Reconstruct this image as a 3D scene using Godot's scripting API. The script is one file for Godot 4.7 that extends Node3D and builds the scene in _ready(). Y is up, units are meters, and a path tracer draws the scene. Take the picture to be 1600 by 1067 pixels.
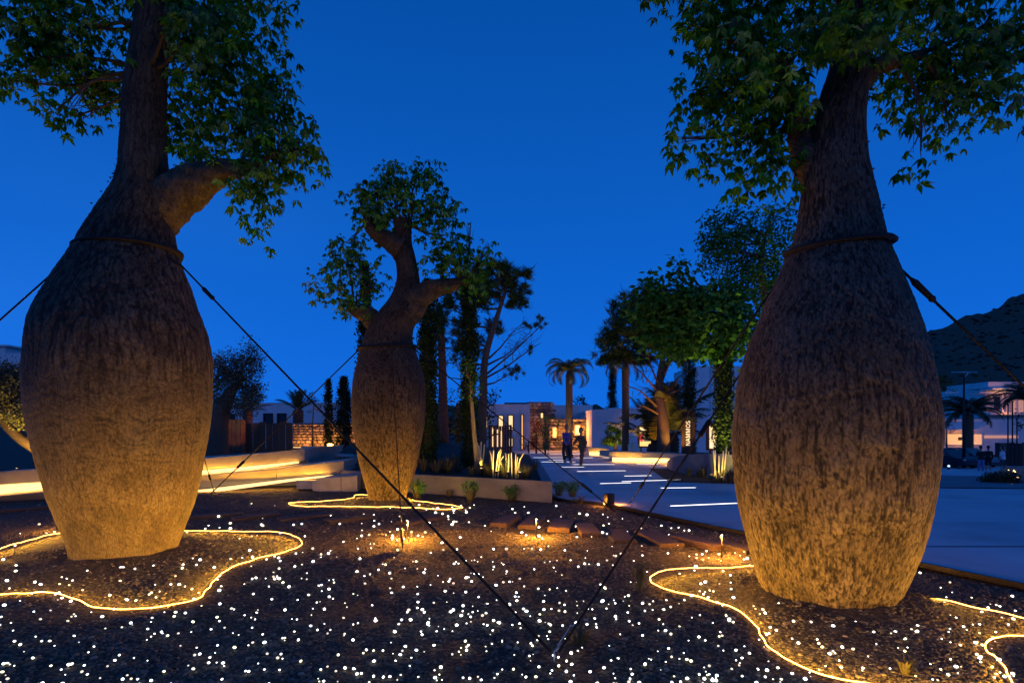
extends Node3D

const F := 850.0      # focal length of the lens in picture widths of 1600
const EYE := 1.6
const HZ := 672.0
var R := RandomNumberGenerator.new()
var used := {}
var dens_boost := 1.0
var M := {}

# ---------------------------------------------------------------- helpers
func at(x: float, y: float, d: float) -> Vector3:
	return Vector3((x - 800.0) / F * d, EYE + (HZ - y) / F * d, -d)

func gnd(x: float, y: float, up := 0.0) -> Vector3:       # a point on the ground seen at x, y
	var d := (EYE - up) * F / (y - HZ)
	return Vector3((x - 800.0) / F * d, up, -d)

func numbered(n: String) -> String:
	var k: int = used.get(n, 0)
	used[n] = k + 1
	return n if k == 0 else "%s_%03d" % [n, k]

func tag(o: Node3D, label: String, category: String, group := "") -> Node3D:
	o.set_meta("label", label)
	o.set_meta("category", category)
	if group != "":
		o.set_meta("group", group)
	return o

func thing(n: String, label: String, category: String, pos := Vector3.ZERO, group := "", turn := 0.0) -> Node3D:
	var o := Node3D.new()
	o.name = numbered(n)
	add_child(o, true)
	o.position = pos
	o.rotation.y = turn
	tag(o, label, category, group)
	return o

func put(n: String, mesh: Mesh, m: Material, parent: Node3D = self, pos := Vector3.ZERO) -> MeshInstance3D:
	var o := MeshInstance3D.new()
	if parent == self:
		o.name = numbered(n)
	else:
		var c: Dictionary = parent.get_meta("names") if parent.has_meta("names") else {}
		var k: int = c.get(n, 0)
		c[n] = k + 1
		parent.set_meta("names", c)
		o.name = n if k == 0 else "%s_%03d" % [n, k]
	o.mesh = mesh
	o.material_override = m
	parent.add_child(o, true)
	o.position = pos
	return o

func obj(n: String, st: SurfaceTool, m: Material, parent: Node3D = self, pos := Vector3.ZERO) -> MeshInstance3D:
	st.generate_normals()
	return put(n, st.commit(), m, parent, pos)

func struct(n: String, st: SurfaceTool, m: Material) -> MeshInstance3D:
	var o := obj(n, st, m)
	o.set_meta("kind", "structure")
	return o

func stuff(o: Node3D) -> Node3D:
	o.set_meta("kind", "stuff")
	return o

func begin(smooth := true) -> SurfaceTool:
	var st := SurfaceTool.new()
	st.begin(Mesh.PRIMITIVE_TRIANGLES)
	st.set_smooth_group(0 if smooth else -1)
	return st

func tri(st: SurfaceTool, a: Vector3, b: Vector3, c: Vector3) -> void:
	st.add_vertex(a); st.add_vertex(b); st.add_vertex(c)

func quad(st: SurfaceTool, a: Vector3, b: Vector3, c: Vector3, d: Vector3) -> void:   # clockwise seen from the front
	tri(st, a, b, c); tri(st, a, c, d)

func hexa(st: SurfaceTool, p: Array) -> void:     # p: four bottom points, four top points, both anticlockwise seen from above
	st.set_smooth_group(-1)
	quad(st, p[4], p[7], p[6], p[5]); quad(st, p[0], p[1], p[2], p[3])
	for k in 4:
		var j := (k + 1) % 4
		quad(st, p[k], p[k + 4], p[j + 4], p[j])

func box(st: SurfaceTool, c: Vector3, s: Vector3, b := Basis(), bevel := 0.0) -> void:
	var h := s / 2.0
	if bevel <= 0.0:
		var p := []
		for y in [-h.y, h.y]:
			for q in [Vector2(-1, 1), Vector2(1, 1), Vector2(1, -1), Vector2(-1, -1)]:
				p.append(c + b * Vector3(q.x * h.x, y, q.y * h.z))
		hexa(st, p)
		return
	st.set_smooth_group(-1)
	var rings := []
	for r in [[-h.y, bevel], [-h.y + bevel, 0.0], [h.y - bevel, 0.0], [h.y, bevel]]:
		var ring := []
		for q in [Vector2(-1, 1), Vector2(1, 1), Vector2(1, -1), Vector2(-1, -1)]:
			ring.append(c + b * Vector3(q.x * (h.x - r[1]), r[0], q.y * (h.z - r[1])))
		rings.append(ring)
	for k in 3:
		for i in 4:
			var j := (i + 1) % 4
			quad(st, rings[k][i], rings[k + 1][i], rings[k + 1][j], rings[k][j])
	quad(st, rings[3][0], rings[3][3], rings[3][2], rings[3][1])
	quad(st, rings[0][0], rings[0][1], rings[0][2], rings[0][3])

func tube(st: SurfaceTool, pts: Array, radii: Array, sides := 6, closed := false) -> void:
	st.set_smooth_group(0)
	var n := pts.size()
	var rings := []
	var side := Vector3.ZERO
	for i in n:
		var t: Vector3
		if closed:
			t = (pts[(i + 1) % n] - pts[(i + n - 1) % n]).normalized()
		else:
			t = (pts[mini(i + 1, n - 1)] - pts[maxi(i - 1, 0)]).normalized()
		if side == Vector3.ZERO:
			side = t.cross(Vector3.UP if absf(t.y) < 0.9 else Vector3.RIGHT).normalized()
		else:
			side = (side - t * side.dot(t)).normalized()
		var up := side.cross(t)
		var r: float = radii[i] if i < radii.size() else radii[-1]
		var ring := []
		for k in sides:
			var a := TAU * k / sides
			ring.append(pts[i] + (side * cos(a) + up * sin(a)) * r)
		rings.append(ring)
	for i in (n if closed else n - 1):
		var p: Array = rings[i]
		var q: Array = rings[(i + 1) % n]
		for k in sides:
			var j := (k + 1) % sides
			quad(st, p[k], p[j], q[j], q[k])
	if not closed:
		for k in range(1, sides - 1):
			tri(st, rings[0][0], rings[0][k + 1], rings[0][k])
			tri(st, rings[n - 1][0], rings[n - 1][k], rings[n - 1][k + 1])

func spline(p: Array, step: float, closed := false) -> Array:
	var out := []
	var n := p.size()
	for i in (n if closed else n - 1):
		var a: Vector3 = p[(i + n - 1) % n] if closed else p[maxi(i - 1, 0)]
		var b: Vector3 = p[i]
		var c: Vector3 = p[(i + 1) % n]
		var d: Vector3 = p[(i + 2) % n] if closed else p[mini(i + 2, n - 1)]
		var m := maxi(1, int(ceil(b.distance_to(c) / step)))
		for k in m:
			out.append(b.cubic_interpolate(c, a, d, float(k) / m))
	if not closed:
		out.append(p[n - 1])
	return out

func ball(st: SurfaceTool, c: Vector3, r: Vector3, seg := 10, rows := 6) -> void:
	st.set_smooth_group(0)
	for i in rows:
		for k in seg:
			var q := []
			for e in [[i, k], [i + 1, k], [i + 1, k + 1], [i, k + 1]]:
				var v: float = PI * e[0] / rows
				var u: float = TAU * (e[1] % seg) / seg
				q.append(c + Vector3(sin(v) * cos(u), cos(v), sin(v) * sin(u)) * r)
			if i > 0:
				tri(st, q[0], q[3], q[2])
			if i < rows - 1:
				tri(st, q[0], q[2], q[1])
			elif i == 0:
				pass

func lin(r: float, g: float, b: float) -> Color:
	return Color(r, g, b).linear_to_srgb()

func mat(r: float, g: float, b: float, rough := 0.8, metal := 0.0) -> StandardMaterial3D:
	var m := StandardMaterial3D.new()
	m.albedo_color = lin(r, g, b)
	m.roughness = rough
	m.metallic = metal
	return m

func glow(r: float, g: float, b: float, e: float) -> StandardMaterial3D:
	var m := mat(0.6, 0.6, 0.6, 0.5)
	m.emission_enabled = true
	m.emission = lin(r, g, b)
	m.emission_energy_multiplier = e
	return m

func noise(kind: int, freq: float, sd := 1, octaves := 3) -> FastNoiseLite:
	var n := FastNoiseLite.new()
	n.noise_type = kind
	n.frequency = freq
	n.seed = sd
	n.fractal_octaves = octaves
	n.fractal_type = FastNoiseLite.FRACTAL_FBM if octaves > 1 else FastNoiseLite.FRACTAL_NONE
	return n

func ntex(n: FastNoiseLite, size: int, ramp: Array = []) -> NoiseTexture2D:
	var t := NoiseTexture2D.new()
	t.width = size
	t.height = size
	t.seamless = true
	t.noise = n
	if ramp.size():
		var g := Gradient.new()
		var offs := PackedFloat32Array()
		var cols := PackedColorArray()
		for e in ramp:
			offs.append(e[0])
			cols.append(lin(e[1], e[2], e[3]))
		g.offsets = offs
		g.colors = cols
		t.color_ramp = g
	return t

func rough_mat(ramp: Array, freq: float, scale: float, bump: float, rough := 0.85, sd := 3, kind := FastNoiseLite.TYPE_SIMPLEX_SMOOTH) -> StandardMaterial3D:
	var m := StandardMaterial3D.new()
	m.albedo_texture = ntex(noise(kind, freq, sd, 5), 512, ramp)
	m.roughness = rough
	m.uv1_triplanar = true
	m.uv1_world_triplanar = true
	m.uv1_scale = Vector3.ONE * scale
	if bump > 0.0:
		m.heightmap_enabled = true
		m.heightmap_texture = ntex(noise(kind, freq * 2.0, sd + 1, 5), 512)
		m.heightmap_scale = bump
	return m

func omni(parent: Node3D, pos: Vector3, c: Color, e: float, size := 0.03) -> void:
	var l := OmniLight3D.new()
	l.name = "lamp_light"
	l.light_color = c
	l.light_energy = e * 6.0
	l.light_size = size
	l.omni_range = 12.0
	l.omni_attenuation = 2.0
	l.shadow_enabled = true
	parent.add_child(l, true)
	l.position = pos

func spot(parent: Node3D, pos: Vector3, towards: Vector3, c: Color, e: float, angle := 40.0, size := 0.03) -> void:
	var l := SpotLight3D.new()
	l.name = "lamp_light"
	l.light_color = c
	l.light_energy = e * 6.0
	l.light_size = size
	l.spot_range = 15.0
	l.spot_attenuation = 2.0
	l.spot_angle = angle
	l.spot_angle_attenuation = 0.7
	l.shadow_enabled = true
	parent.add_child(l, true)
	l.position = pos
	var up := Vector3.UP if absf(towards.normalized().y) < 0.95 else Vector3.RIGHT
	l.basis = Basis.looking_at(towards, up)

func strip_light(parent: Node3D, a: Vector3, b: Vector3, facing: Vector3, width: float, c: Color, e: float) -> void:
	var l := AreaLight3D.new()
	l.name = "lamp_light"
	l.light_color = c
	l.light_energy = e * 6.0
	l.area_size = Vector2(width, a.distance_to(b) * 0.98)
	l.shadow_enabled = true
	parent.add_child(l, true)
	var dir := (b - a).normalized()
	var f := (facing - dir * facing.dot(dir)).normalized()
	l.transform = Transform3D(Basis.looking_at(f, dir), (a + b) / 2.0)

func multi(n: String, mesh: Mesh, m: Material, xf: Array, parent: Node3D = self, colors: Array = []) -> MultiMeshInstance3D:
	var mm := MultiMesh.new()
	mm.transform_format = MultiMesh.TRANSFORM_3D
	mm.use_colors = colors.size() > 0
	mm.mesh = mesh
	mm.instance_count = xf.size()
	for i in xf.size():
		mm.set_instance_transform(i, xf[i])
		if colors.size():
			mm.set_instance_color(i, colors[i])
	var o := MultiMeshInstance3D.new()
	o.name = numbered(n) if parent == self else n
	o.multimesh = mm
	o.material_override = m
	parent.add_child(o, true)
	return o

func frame(dir: Vector3, yaw: float) -> Basis:       # y along dir
	var y := dir.normalized()
	var x := y.cross(Vector3.UP if absf(y.y) < 0.95 else Vector3.RIGHT).normalized()
	return Basis(x, y, x.cross(y)) * Basis(Vector3.UP, yaw)

func rdir() -> Vector3:
	var z := R.randf_range(-1, 1)
	var a := R.randf() * TAU
	var s := sqrt(1 - z * z)
	return Vector3(s * cos(a), z, s * sin(a))

# ---------------------------------------------------------------- the setting
func edge_x(d: float) -> float:       # where the plaza begins to the right of the garden
	var e := [[0.0, 8.2], [3.5, 6.3], [5.0, 5.42], [5.53, 5.2], [6.48, 4.78], [8.6, 3.44], [11.5, 2.03], [12.4, 1.1], [14.0, 0.98], [22.0, 1.05], [41.0, 0.0]]
	for i in e.size() - 1:
		if d <= e[i + 1][0]:
			return lerpf(e[i][1], e[i + 1][1], clampf((d - e[i][0]) / (e[i + 1][0] - e[i][0]), 0, 1))
	return 0.0

func plaza_point(x: float, d: float, up: float) -> Vector3:      # the plaza falls away towards the road on the right
	return Vector3(x, 0.03 + up - 1.35 * smoothstep(12.0, 38.0, d) * smoothstep(9.0, 24.0, x), -d)

func materials() -> void:
	M.soil = rough_mat([[0.0, 0.02, 0.016, 0.01], [0.5, 0.05, 0.04, 0.024], [0.75, 0.08, 0.065, 0.04], [1.0, 0.15, 0.125, 0.08]], 0.03, 0.7, 3.0, 0.95, 5)
	M.plaza = rough_mat([[0.0, 0.32, 0.34, 0.38], [0.35, 0.45, 0.48, 0.52], [0.65, 0.49, 0.52, 0.56], [1.0, 0.60, 0.62, 0.65]], 0.006, 0.12, 0.15, 0.6, 8)
	M.road = rough_mat([[0.0, 0.10, 0.11, 0.13], [1.0, 0.18, 0.19, 0.21]], 0.01, 0.2, 0.3, 0.75, 9)
	M.hill = rough_mat([[0.0, 0.02, 0.024, 0.014], [0.4, 0.06, 0.062, 0.036], [0.7, 0.11, 0.10, 0.06], [1.0, 0.26, 0.23, 0.17]], 0.05, 0.035, 60.0, 0.95, 11)
	M.concrete = rough_mat([[0.0, 0.32, 0.31, 0.26], [0.5, 0.40, 0.39, 0.33], [1.0, 0.48, 0.47, 0.41]], 0.01, 0.4, 0.2, 0.75, 12)
	M.grey_concrete = rough_mat([[0.0, 0.11, 0.12, 0.14], [0.5, 0.15, 0.165, 0.19], [1.0, 0.2, 0.215, 0.24]], 0.01, 0.4, 0.2, 0.75, 12)
	M.render = rough_mat([[0.0, 0.66, 0.64, 0.63], [0.6, 0.76, 0.74, 0.73], [1.0, 0.82, 0.80, 0.79]], 0.008, 0.15, 0.3, 0.85, 13)
	M.stonewall = rough_mat([[0.0, 0.05, 0.045, 0.04], [0.4, 0.20, 0.17, 0.14], [1.0, 0.36, 0.31, 0.26]], 0.03, 0.3, 4.0, 0.9, 14)
	M.corten = rough_mat([[0.0, 0.09, 0.03, 0.015], [0.5, 0.20, 0.07, 0.03], [1.0, 0.28, 0.11, 0.045]], 0.02, 0.5, 0.2, 0.8, 15)
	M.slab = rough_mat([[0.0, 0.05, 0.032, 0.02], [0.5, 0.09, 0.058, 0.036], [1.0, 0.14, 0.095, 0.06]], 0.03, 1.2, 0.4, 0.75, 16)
	M.unlit_slab = rough_mat([[0.0, 0.03, 0.022, 0.016], [0.5, 0.06, 0.045, 0.032], [1.0, 0.1, 0.075, 0.055]], 0.03, 1.2, 0.6, 0.85, 17)  # shaded copy of the board material, for boards outside the lamp glow
	M.dark_metal = mat(0.02, 0.02, 0.022, 0.5, 0.6)
	M.steel = mat(0.55, 0.55, 0.56, 0.28, 1.0)
	M.rope = mat(0.003, 0.003, 0.0035, 0.8)
	M.void = mat(0.01, 0.01, 0.012, 0.3)
	M.bamboo = mat(0.72, 0.62, 0.34, 0.45)
	M.wood = rough_mat([[0.0, 0.05, 0.035, 0.022], [0.5, 0.12, 0.085, 0.055], [1.0, 0.2, 0.15, 0.1]], 0.04, 1.0, 1.5, 0.9, 18)
	M.warm = glow(1.0, 0.56, 0.16, 2.2)
	M.white_led = glow(1.0, 0.93, 0.85, 2.4)
	M.window = glow(1.0, 0.66, 0.26, 1.25)

func leaf_mat(r: float, g: float, b: float, back := 0.35) -> StandardMaterial3D:
	var m := mat(r, g, b, 0.8)
	m.metallic_specular = 0.22
	m.backlight_enabled = true
	m.backlight = Color(back, back, back)
	m.vertex_color_use_as_albedo = true
	return m

func _ready() -> void:
	R.seed = 7
	var cam := Camera3D.new()
	cam.name = "camera"
	cam.near = 0.1
	cam.far = 3000.0
	cam.set_frustum(2.0 * 0.1 * (1067.0 / 2.0) / F, Vector2(0, 0.1 * (HZ - 533.5) / F), 0.1, 3000.0)
	add_child(cam)
	cam.position = Vector3(0, EYE, 0)
	cam.current = true
	var we := WorldEnvironment.new()
	we.name = "world_environment"
	var env := Environment.new()
	env.background_mode = Environment.BG_SKY
	var sky := Sky.new()
	var sm := ProceduralSkyMaterial.new()
	sm.sky_top_color = lin(0.0, 0.047, 0.24)
	sm.sky_horizon_color = lin(0.006, 0.155, 0.78)
	sm.sky_curve = 0.46
	sm.ground_horizon_color = lin(0.004, 0.03, 0.12)
	sm.ground_bottom_color = lin(0.002, 0.01, 0.03)
	var cover := noise(FastNoiseLite.TYPE_SIMPLEX_SMOOTH, 0.004, 5, 4)
	var ct := ntex(cover, 512, [[0.0, 0.0, 0.0, 0.0], [0.45, 0.0, 0.0, 0.0], [1.0, 1.0, 1.0, 1.0]])
	sm.sky_cover = ct
	sm.sky_cover_modulate = Color(0.12, 0.26, 0.38, 1.0)
	sky.sky_material = sm
	env.sky = sky
	env.tonemap_mode = Environment.TONE_MAPPER_LINEAR
	env.tonemap_exposure = 1.0
	env.sdfgi_enabled = true
	env.ssao_enabled = true
	env.ssil_enabled = true
	we.environment = env
	add_child(we)
	var sun := DirectionalLight3D.new()          # what is left of the evening glow, behind the camera
	sun.name = "evening_glow"
	sun.light_color = Color(1.0, 0.86, 0.72)
	sun.light_energy = 0.025
	sun.light_angular_distance = 40.0
	sun.sky_mode = DirectionalLight3D.SKY_MODE_LIGHT_ONLY
	sun.shadow_enabled = true
	add_child(sun)
	sun.basis = Basis.looking_at(Vector3(-0.35, -0.35, -1.0).normalized(), Vector3.UP)
	materials()
	ground()
	bottle_trees()
	benches()
	buildings()
	planting()
	ropes_and_lights()
	people()
	details()

func ground() -> void:
	var st := begin()
	var nz := noise(FastNoiseLite.TYPE_SIMPLEX_SMOOTH, 0.5, 4, 3)
	var xs := []
	for i in 89:
		xs.append(-14.0 + 0.25 * i)
	for x in xs.size() - 1:                       # the near garden, gently uneven
		for z in 68:
			var q := []
			for e in [[0, 0], [0, 1], [1, 1], [1, 0]]:
				var px: float = xs[x + e[0]]
				var pz: float = 2.0 - 0.25 * (z + e[1])
				var heap := 0.0
				for t in [[-5.04, -7.05, 1.0, 0.09], [3.15, -5.35, 0.95, 0.07], [-2.87, -12.5, 0.8, 0.06]]:
					heap += t[3] * exp(-pow(Vector2(px - t[0], pz - t[1]).length() / t[2], 4.0)) * (1.0 + 0.5 * nz.get_noise_2d(px * 3.0, pz * 3.0))
				q.append(Vector3(px, 0.0 if x + e[0] == 0 or x + e[0] == 88 or z + e[1] == 0 or z + e[1] == 68 else minf(0.0, -0.02 + nz.get_noise_2d(px, pz) * 0.035) + heap, pz))
			quad(st, q[0], q[1], q[2], q[3])
	for r in [[-600, -14, 100, -900, 0], [8, 600, 100, -900, -2.6], [-14, 8, 100, 2, 0], [-14, 8, -15, -900, 0]]:
		quad(st, Vector3(r[0], r[4], r[2]), Vector3(r[0], r[4], r[3]), Vector3(r[1], r[4], r[3]), Vector3(r[1], r[4], r[2]))
	quad(st, Vector3(8, -2.6, 100), Vector3(8, -2.6, -900), Vector3(8, 0, -900), Vector3(8, 0, 100))
	struct("ground", st, M.soil)
	# the plaza and the path that leaves it
	st = begin(false)
	var ds := [0.0, 1.5, 3.5, 4.3, 5.0, 5.53, 6.0, 6.48, 7.5, 8.6, 10.0, 11.5, 12.0, 12.4, 14.0, 18.0, 22.0, 32.0, 41.0]
	st.set_smooth_group(0)
	var across := [0.0, 0.02, 0.05, 0.1, 0.15, 0.2, 0.25, 0.3, 0.35, 0.4, 0.45, 0.5, 0.6, 0.8, 1.0]
	ds.append_array([46.0, 52.0, 60.0])
	for i in ds.size() - 1:
		for k in across.size() - 1:
			var q := []
			for e in [[i, k], [i + 1, k], [i + 1, k + 1], [i, k + 1]]:
				q.append(plaza_point(lerpf(edge_x(ds[e[0]]), 70.0, across[e[1]]), ds[e[0]], 0.0))
			quad(st, q[0], q[1], q[2], q[3])
	struct("plaza_paving", st, M.plaza)
	st = begin(false)
	var kerb := []
	for i in 16:
		kerb.append(Vector3(edge_x(ds[i]) - 0.02, 0.0, -ds[i]))
	kerb = spline(kerb, 0.4)
	for i in kerb.size() - 1:
		var u := Vector3(0, 0.055, 0)
		var w := Vector3(0.05, 0, 0)
		hexa(st, [kerb[i] - w, kerb[i], kerb[i + 1], kerb[i + 1] - w, kerb[i] - w + u, kerb[i] + u, kerb[i + 1] + u, kerb[i + 1] - w + u])
	struct("kerb_edging", st, M.dark_metal)
	st = begin(false)                              # a dark drainage joint across the plaza
	quad(st, Vector3(4.4, 0.034, -7.30), Vector3(4.4, 0.034, -7.38), Vector3(40, 0.034, -7.3), Vector3(40, 0.034, -7.22))
	for j in [9.2, 11.0, 13.2, 16.0, 19.4, 23.5]:
		for k in 14:
			var x0 := lerpf(edge_x(j) + 0.1, 40.0, k / 14.0)
			var x1 := lerpf(edge_x(j) + 0.1, 40.0, (k + 1) / 14.0)
			quad(st, plaza_point(x0, j - 0.008, 0.004), plaza_point(x0, j + 0.008, 0.004), plaza_point(x1, j + 0.008, 0.004), plaza_point(x1, j - 0.008, 0.004))
	struct("paving_joint", st, M.void)
	st = begin(false)
	st.set_smooth_group(0)
	for i in 12:
		for k in 10:
			var q := []
			for e in [[i, k], [i + 1, k], [i + 1, k + 1], [i, k + 1]]:
				var u: float = e[0] / 12.0
				q.append(plaza_point(lerpf(8.5 + 12.0 * u, 66.0, e[1] / 10.0), lerpf(15.0 - 0.4 * e[1], 35.5, u), 0.02))
			quad(st, q[0], q[1], q[2], q[3])
	struct("road", st, M.road)
	# gravel
	var pebble := pebble_mesh(5)
	var xf := []
	var cols := []
	while xf.size() < 70000:
		var d := 3.0 + 11.0 * pow(R.randf(), 1.7)
		var x := R.randf_range(-1.02, 1.02) * d
		if x > edge_x(d) - 0.1 or nz.get_noise_2d(x * 1.3 + 40, d * 1.3) < R.randf_range(-0.55, 0.25):
			continue
		var s := R.randf_range(0.004, 0.011) * (1.0 + d * 0.05) * (1.9 if R.randf() < 0.06 else 1.0)
		var heap := 0.0
		for t in [[-5.04, 7.05, 1.0, 0.09], [3.15, 5.35, 0.95, 0.07], [-2.87, 12.5, 0.8, 0.06]]:
			heap += t[3] * exp(-pow(Vector2(x - t[0], d - t[1]).length() / t[2], 4.0)) * (1.0 + 0.5 * nz.get_noise_2d(x * 3.0, -d * 3.0))
		xf.append(Transform3D(Basis.from_euler(Vector3(R.randf() * 0.6, R.randf() * TAU, R.randf() * 0.6)).scaled(Vector3(s, s * 0.7, s)), Vector3(x, minf(0.0, -0.02 + nz.get_noise_2d(x, -d) * 0.035) + heap, -d)))
		var v := R.randf_range(0.03, 0.16) * (2.0 if R.randf() < 0.12 else 1.0)
		cols.append(Color(v * 1.0, v * R.randf_range(0.8, 0.95), v * R.randf_range(0.5, 0.7)))
	var gm := mat(1, 1, 1, 0.9)
	gm.vertex_color_use_as_albedo = true
	stuff(tag(multi("gravel", pebble, gm, xf, self, cols), "grey brown gravel strewn over the dark garden bed", "gravel"))
	# hills
	hill("hill", [[-300, 540], [0, 545], [30, 548], [180, 580], [330, 632], [420, 668]], 260.0, 21)
	hill("mountain", [[1250, 640], [1330, 596], [1400, 548], [1446, 521], [1500, 500], [1545, 482], [1575, 471], [1610, 462], [1700, 440], [1850, 420], [2100, 450]], 420.0, 22)
	hill("distant_ridge", [[380, 660], [560, 640], [700, 634], [900, 637], [1100, 642], [1300, 650]], 700.0, 23)

func pebble_mesh(sd: int) -> ArrayMesh:
	var st := begin()
	var rr := RandomNumberGenerator.new()
	rr.seed = sd
	var rings := [[Vector3(0, -1, 0)], [], [], [Vector3(0, 1, 0)]]
	for k in 5:
		for r in [1, 2]:
			var a: float = TAU * (k + 0.5 * r) / 5.0
			rings[r].append(Vector3(cos(a), -0.45 if r == 1 else 0.45, sin(a)) * rr.randf_range(0.8, 1.15))
	for k in 5:
		var j := (k + 1) % 5
		tri(st, rings[0][0], rings[1][k], rings[1][j])
		tri(st, rings[1][k], rings[2][k], rings[1][j])
		tri(st, rings[1][j], rings[2][k], rings[2][j])
		tri(st, rings[3][0], rings[2][j], rings[2][k])
	st.generate_normals()
	return st.commit()

func hill(n: String, line: Array, d: float, sd: int) -> void:
	var st := begin()
	var nz := noise(FastNoiseLite.TYPE_SIMPLEX_SMOOTH, 0.03, sd, 5)
	var pts := []
	for p in line:
		pts.append(at(p[0], p[1], d))
	pts = spline(pts, d * 0.012)
	var rows := 14
	var grid := []
	for i in pts.size():
		var col := []
		for k in rows + 1:
			var t := float(k) / rows
			var p: Vector3 = pts[i]
			var y := p.y * (1.0 - t)
			var z := p.z + d * 0.45 * t
			col.append(Vector3(p.x * (1.0 - 0.25 * t), y + nz.get_noise_2d(p.x, z) * d * 0.016 * (1.0 - t) - 0.3, z))
		grid.append(col)
	for i in pts.size() - 1:
		for k in rows:
			quad(st, grid[i][k], grid[i + 1][k], grid[i + 1][k + 1], grid[i][k + 1])
	struct(n, st, M.hill)
	if n == "distant_ridge":
		return
	# scrub on the slope
	var tuft := clump_mesh(sd)
	var xf := []
	for i in 1600:
		var a := R.randi_range(0, pts.size() - 2)
		var k := R.randi_range(0, rows - 4)
		var p: Vector3 = grid[a][k].lerp(grid[a + 1][k + 1], R.randf())
		var s := R.randf_range(0.4, 1.5) * d / 400.0
		xf.append(Transform3D(Basis(Vector3.UP, R.randf() * TAU).scaled(Vector3(s, s * 0.7, s)), p))
	stuff(tag(multi("scrub", tuft, leaf_mat(0.018, 0.026, 0.012), xf), "dark scrub dotted over the %s" % ("mountain slope beyond the village" if n == "mountain" else "low hill behind the olive trees"), "scrub"))

func clump_mesh(sd: int) -> ArrayMesh:
	var st := begin(false)
	var rr := RandomNumberGenerator.new()
	rr.seed = sd
	for i in 26:
		var z := rr.randf_range(-0.3, 1)
		var a := rr.randf() * TAU
		var c := Vector3(cos(a) * sqrt(maxf(0, 1 - z * z)), z, sin(a) * sqrt(maxf(0, 1 - z * z))) * rr.randf_range(0.5, 1.0)
		var u := Vector3(rr.randf_range(-1, 1), rr.randf_range(-1, 1), rr.randf_range(-1, 1)).normalized() * 0.5
		var v := u.cross(Vector3(rr.randf_range(-1, 1), rr.randf_range(-1, 1), rr.randf_range(-1, 1))).normalized() * 0.45
		tri(st, c + u, c - u * 0.6 + v, c - u * 0.6 - v)
	st.generate_normals()
	return st.commit()

# ---------------------------------------------------------------- bottle trees
func bark(sd: int, u: float, v: float, ramp: Array, depth: float) -> StandardMaterial3D:
	var m := StandardMaterial3D.new()
	var n := noise(FastNoiseLite.TYPE_SIMPLEX, 0.02, sd, 6)
	n.fractal_type = FastNoiseLite.FRACTAL_RIDGED
	n.fractal_gain = 0.62
	n.domain_warp_enabled = true
	n.domain_warp_amplitude = 14.0
	n.domain_warp_frequency = 0.02
	m.albedo_texture = ntex(n, 1024, ramp)
	m.heightmap_enabled = true
	m.heightmap_texture = ntex(n, 1024)
	m.heightmap_scale = absf(depth)
	m.heightmap_flip_texture = depth < 0.0
	m.roughness = 0.95
	m.uv1_scale = Vector3(u, v, 1)
	m.vertex_color_use_as_albedo = true
	return m

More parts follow.
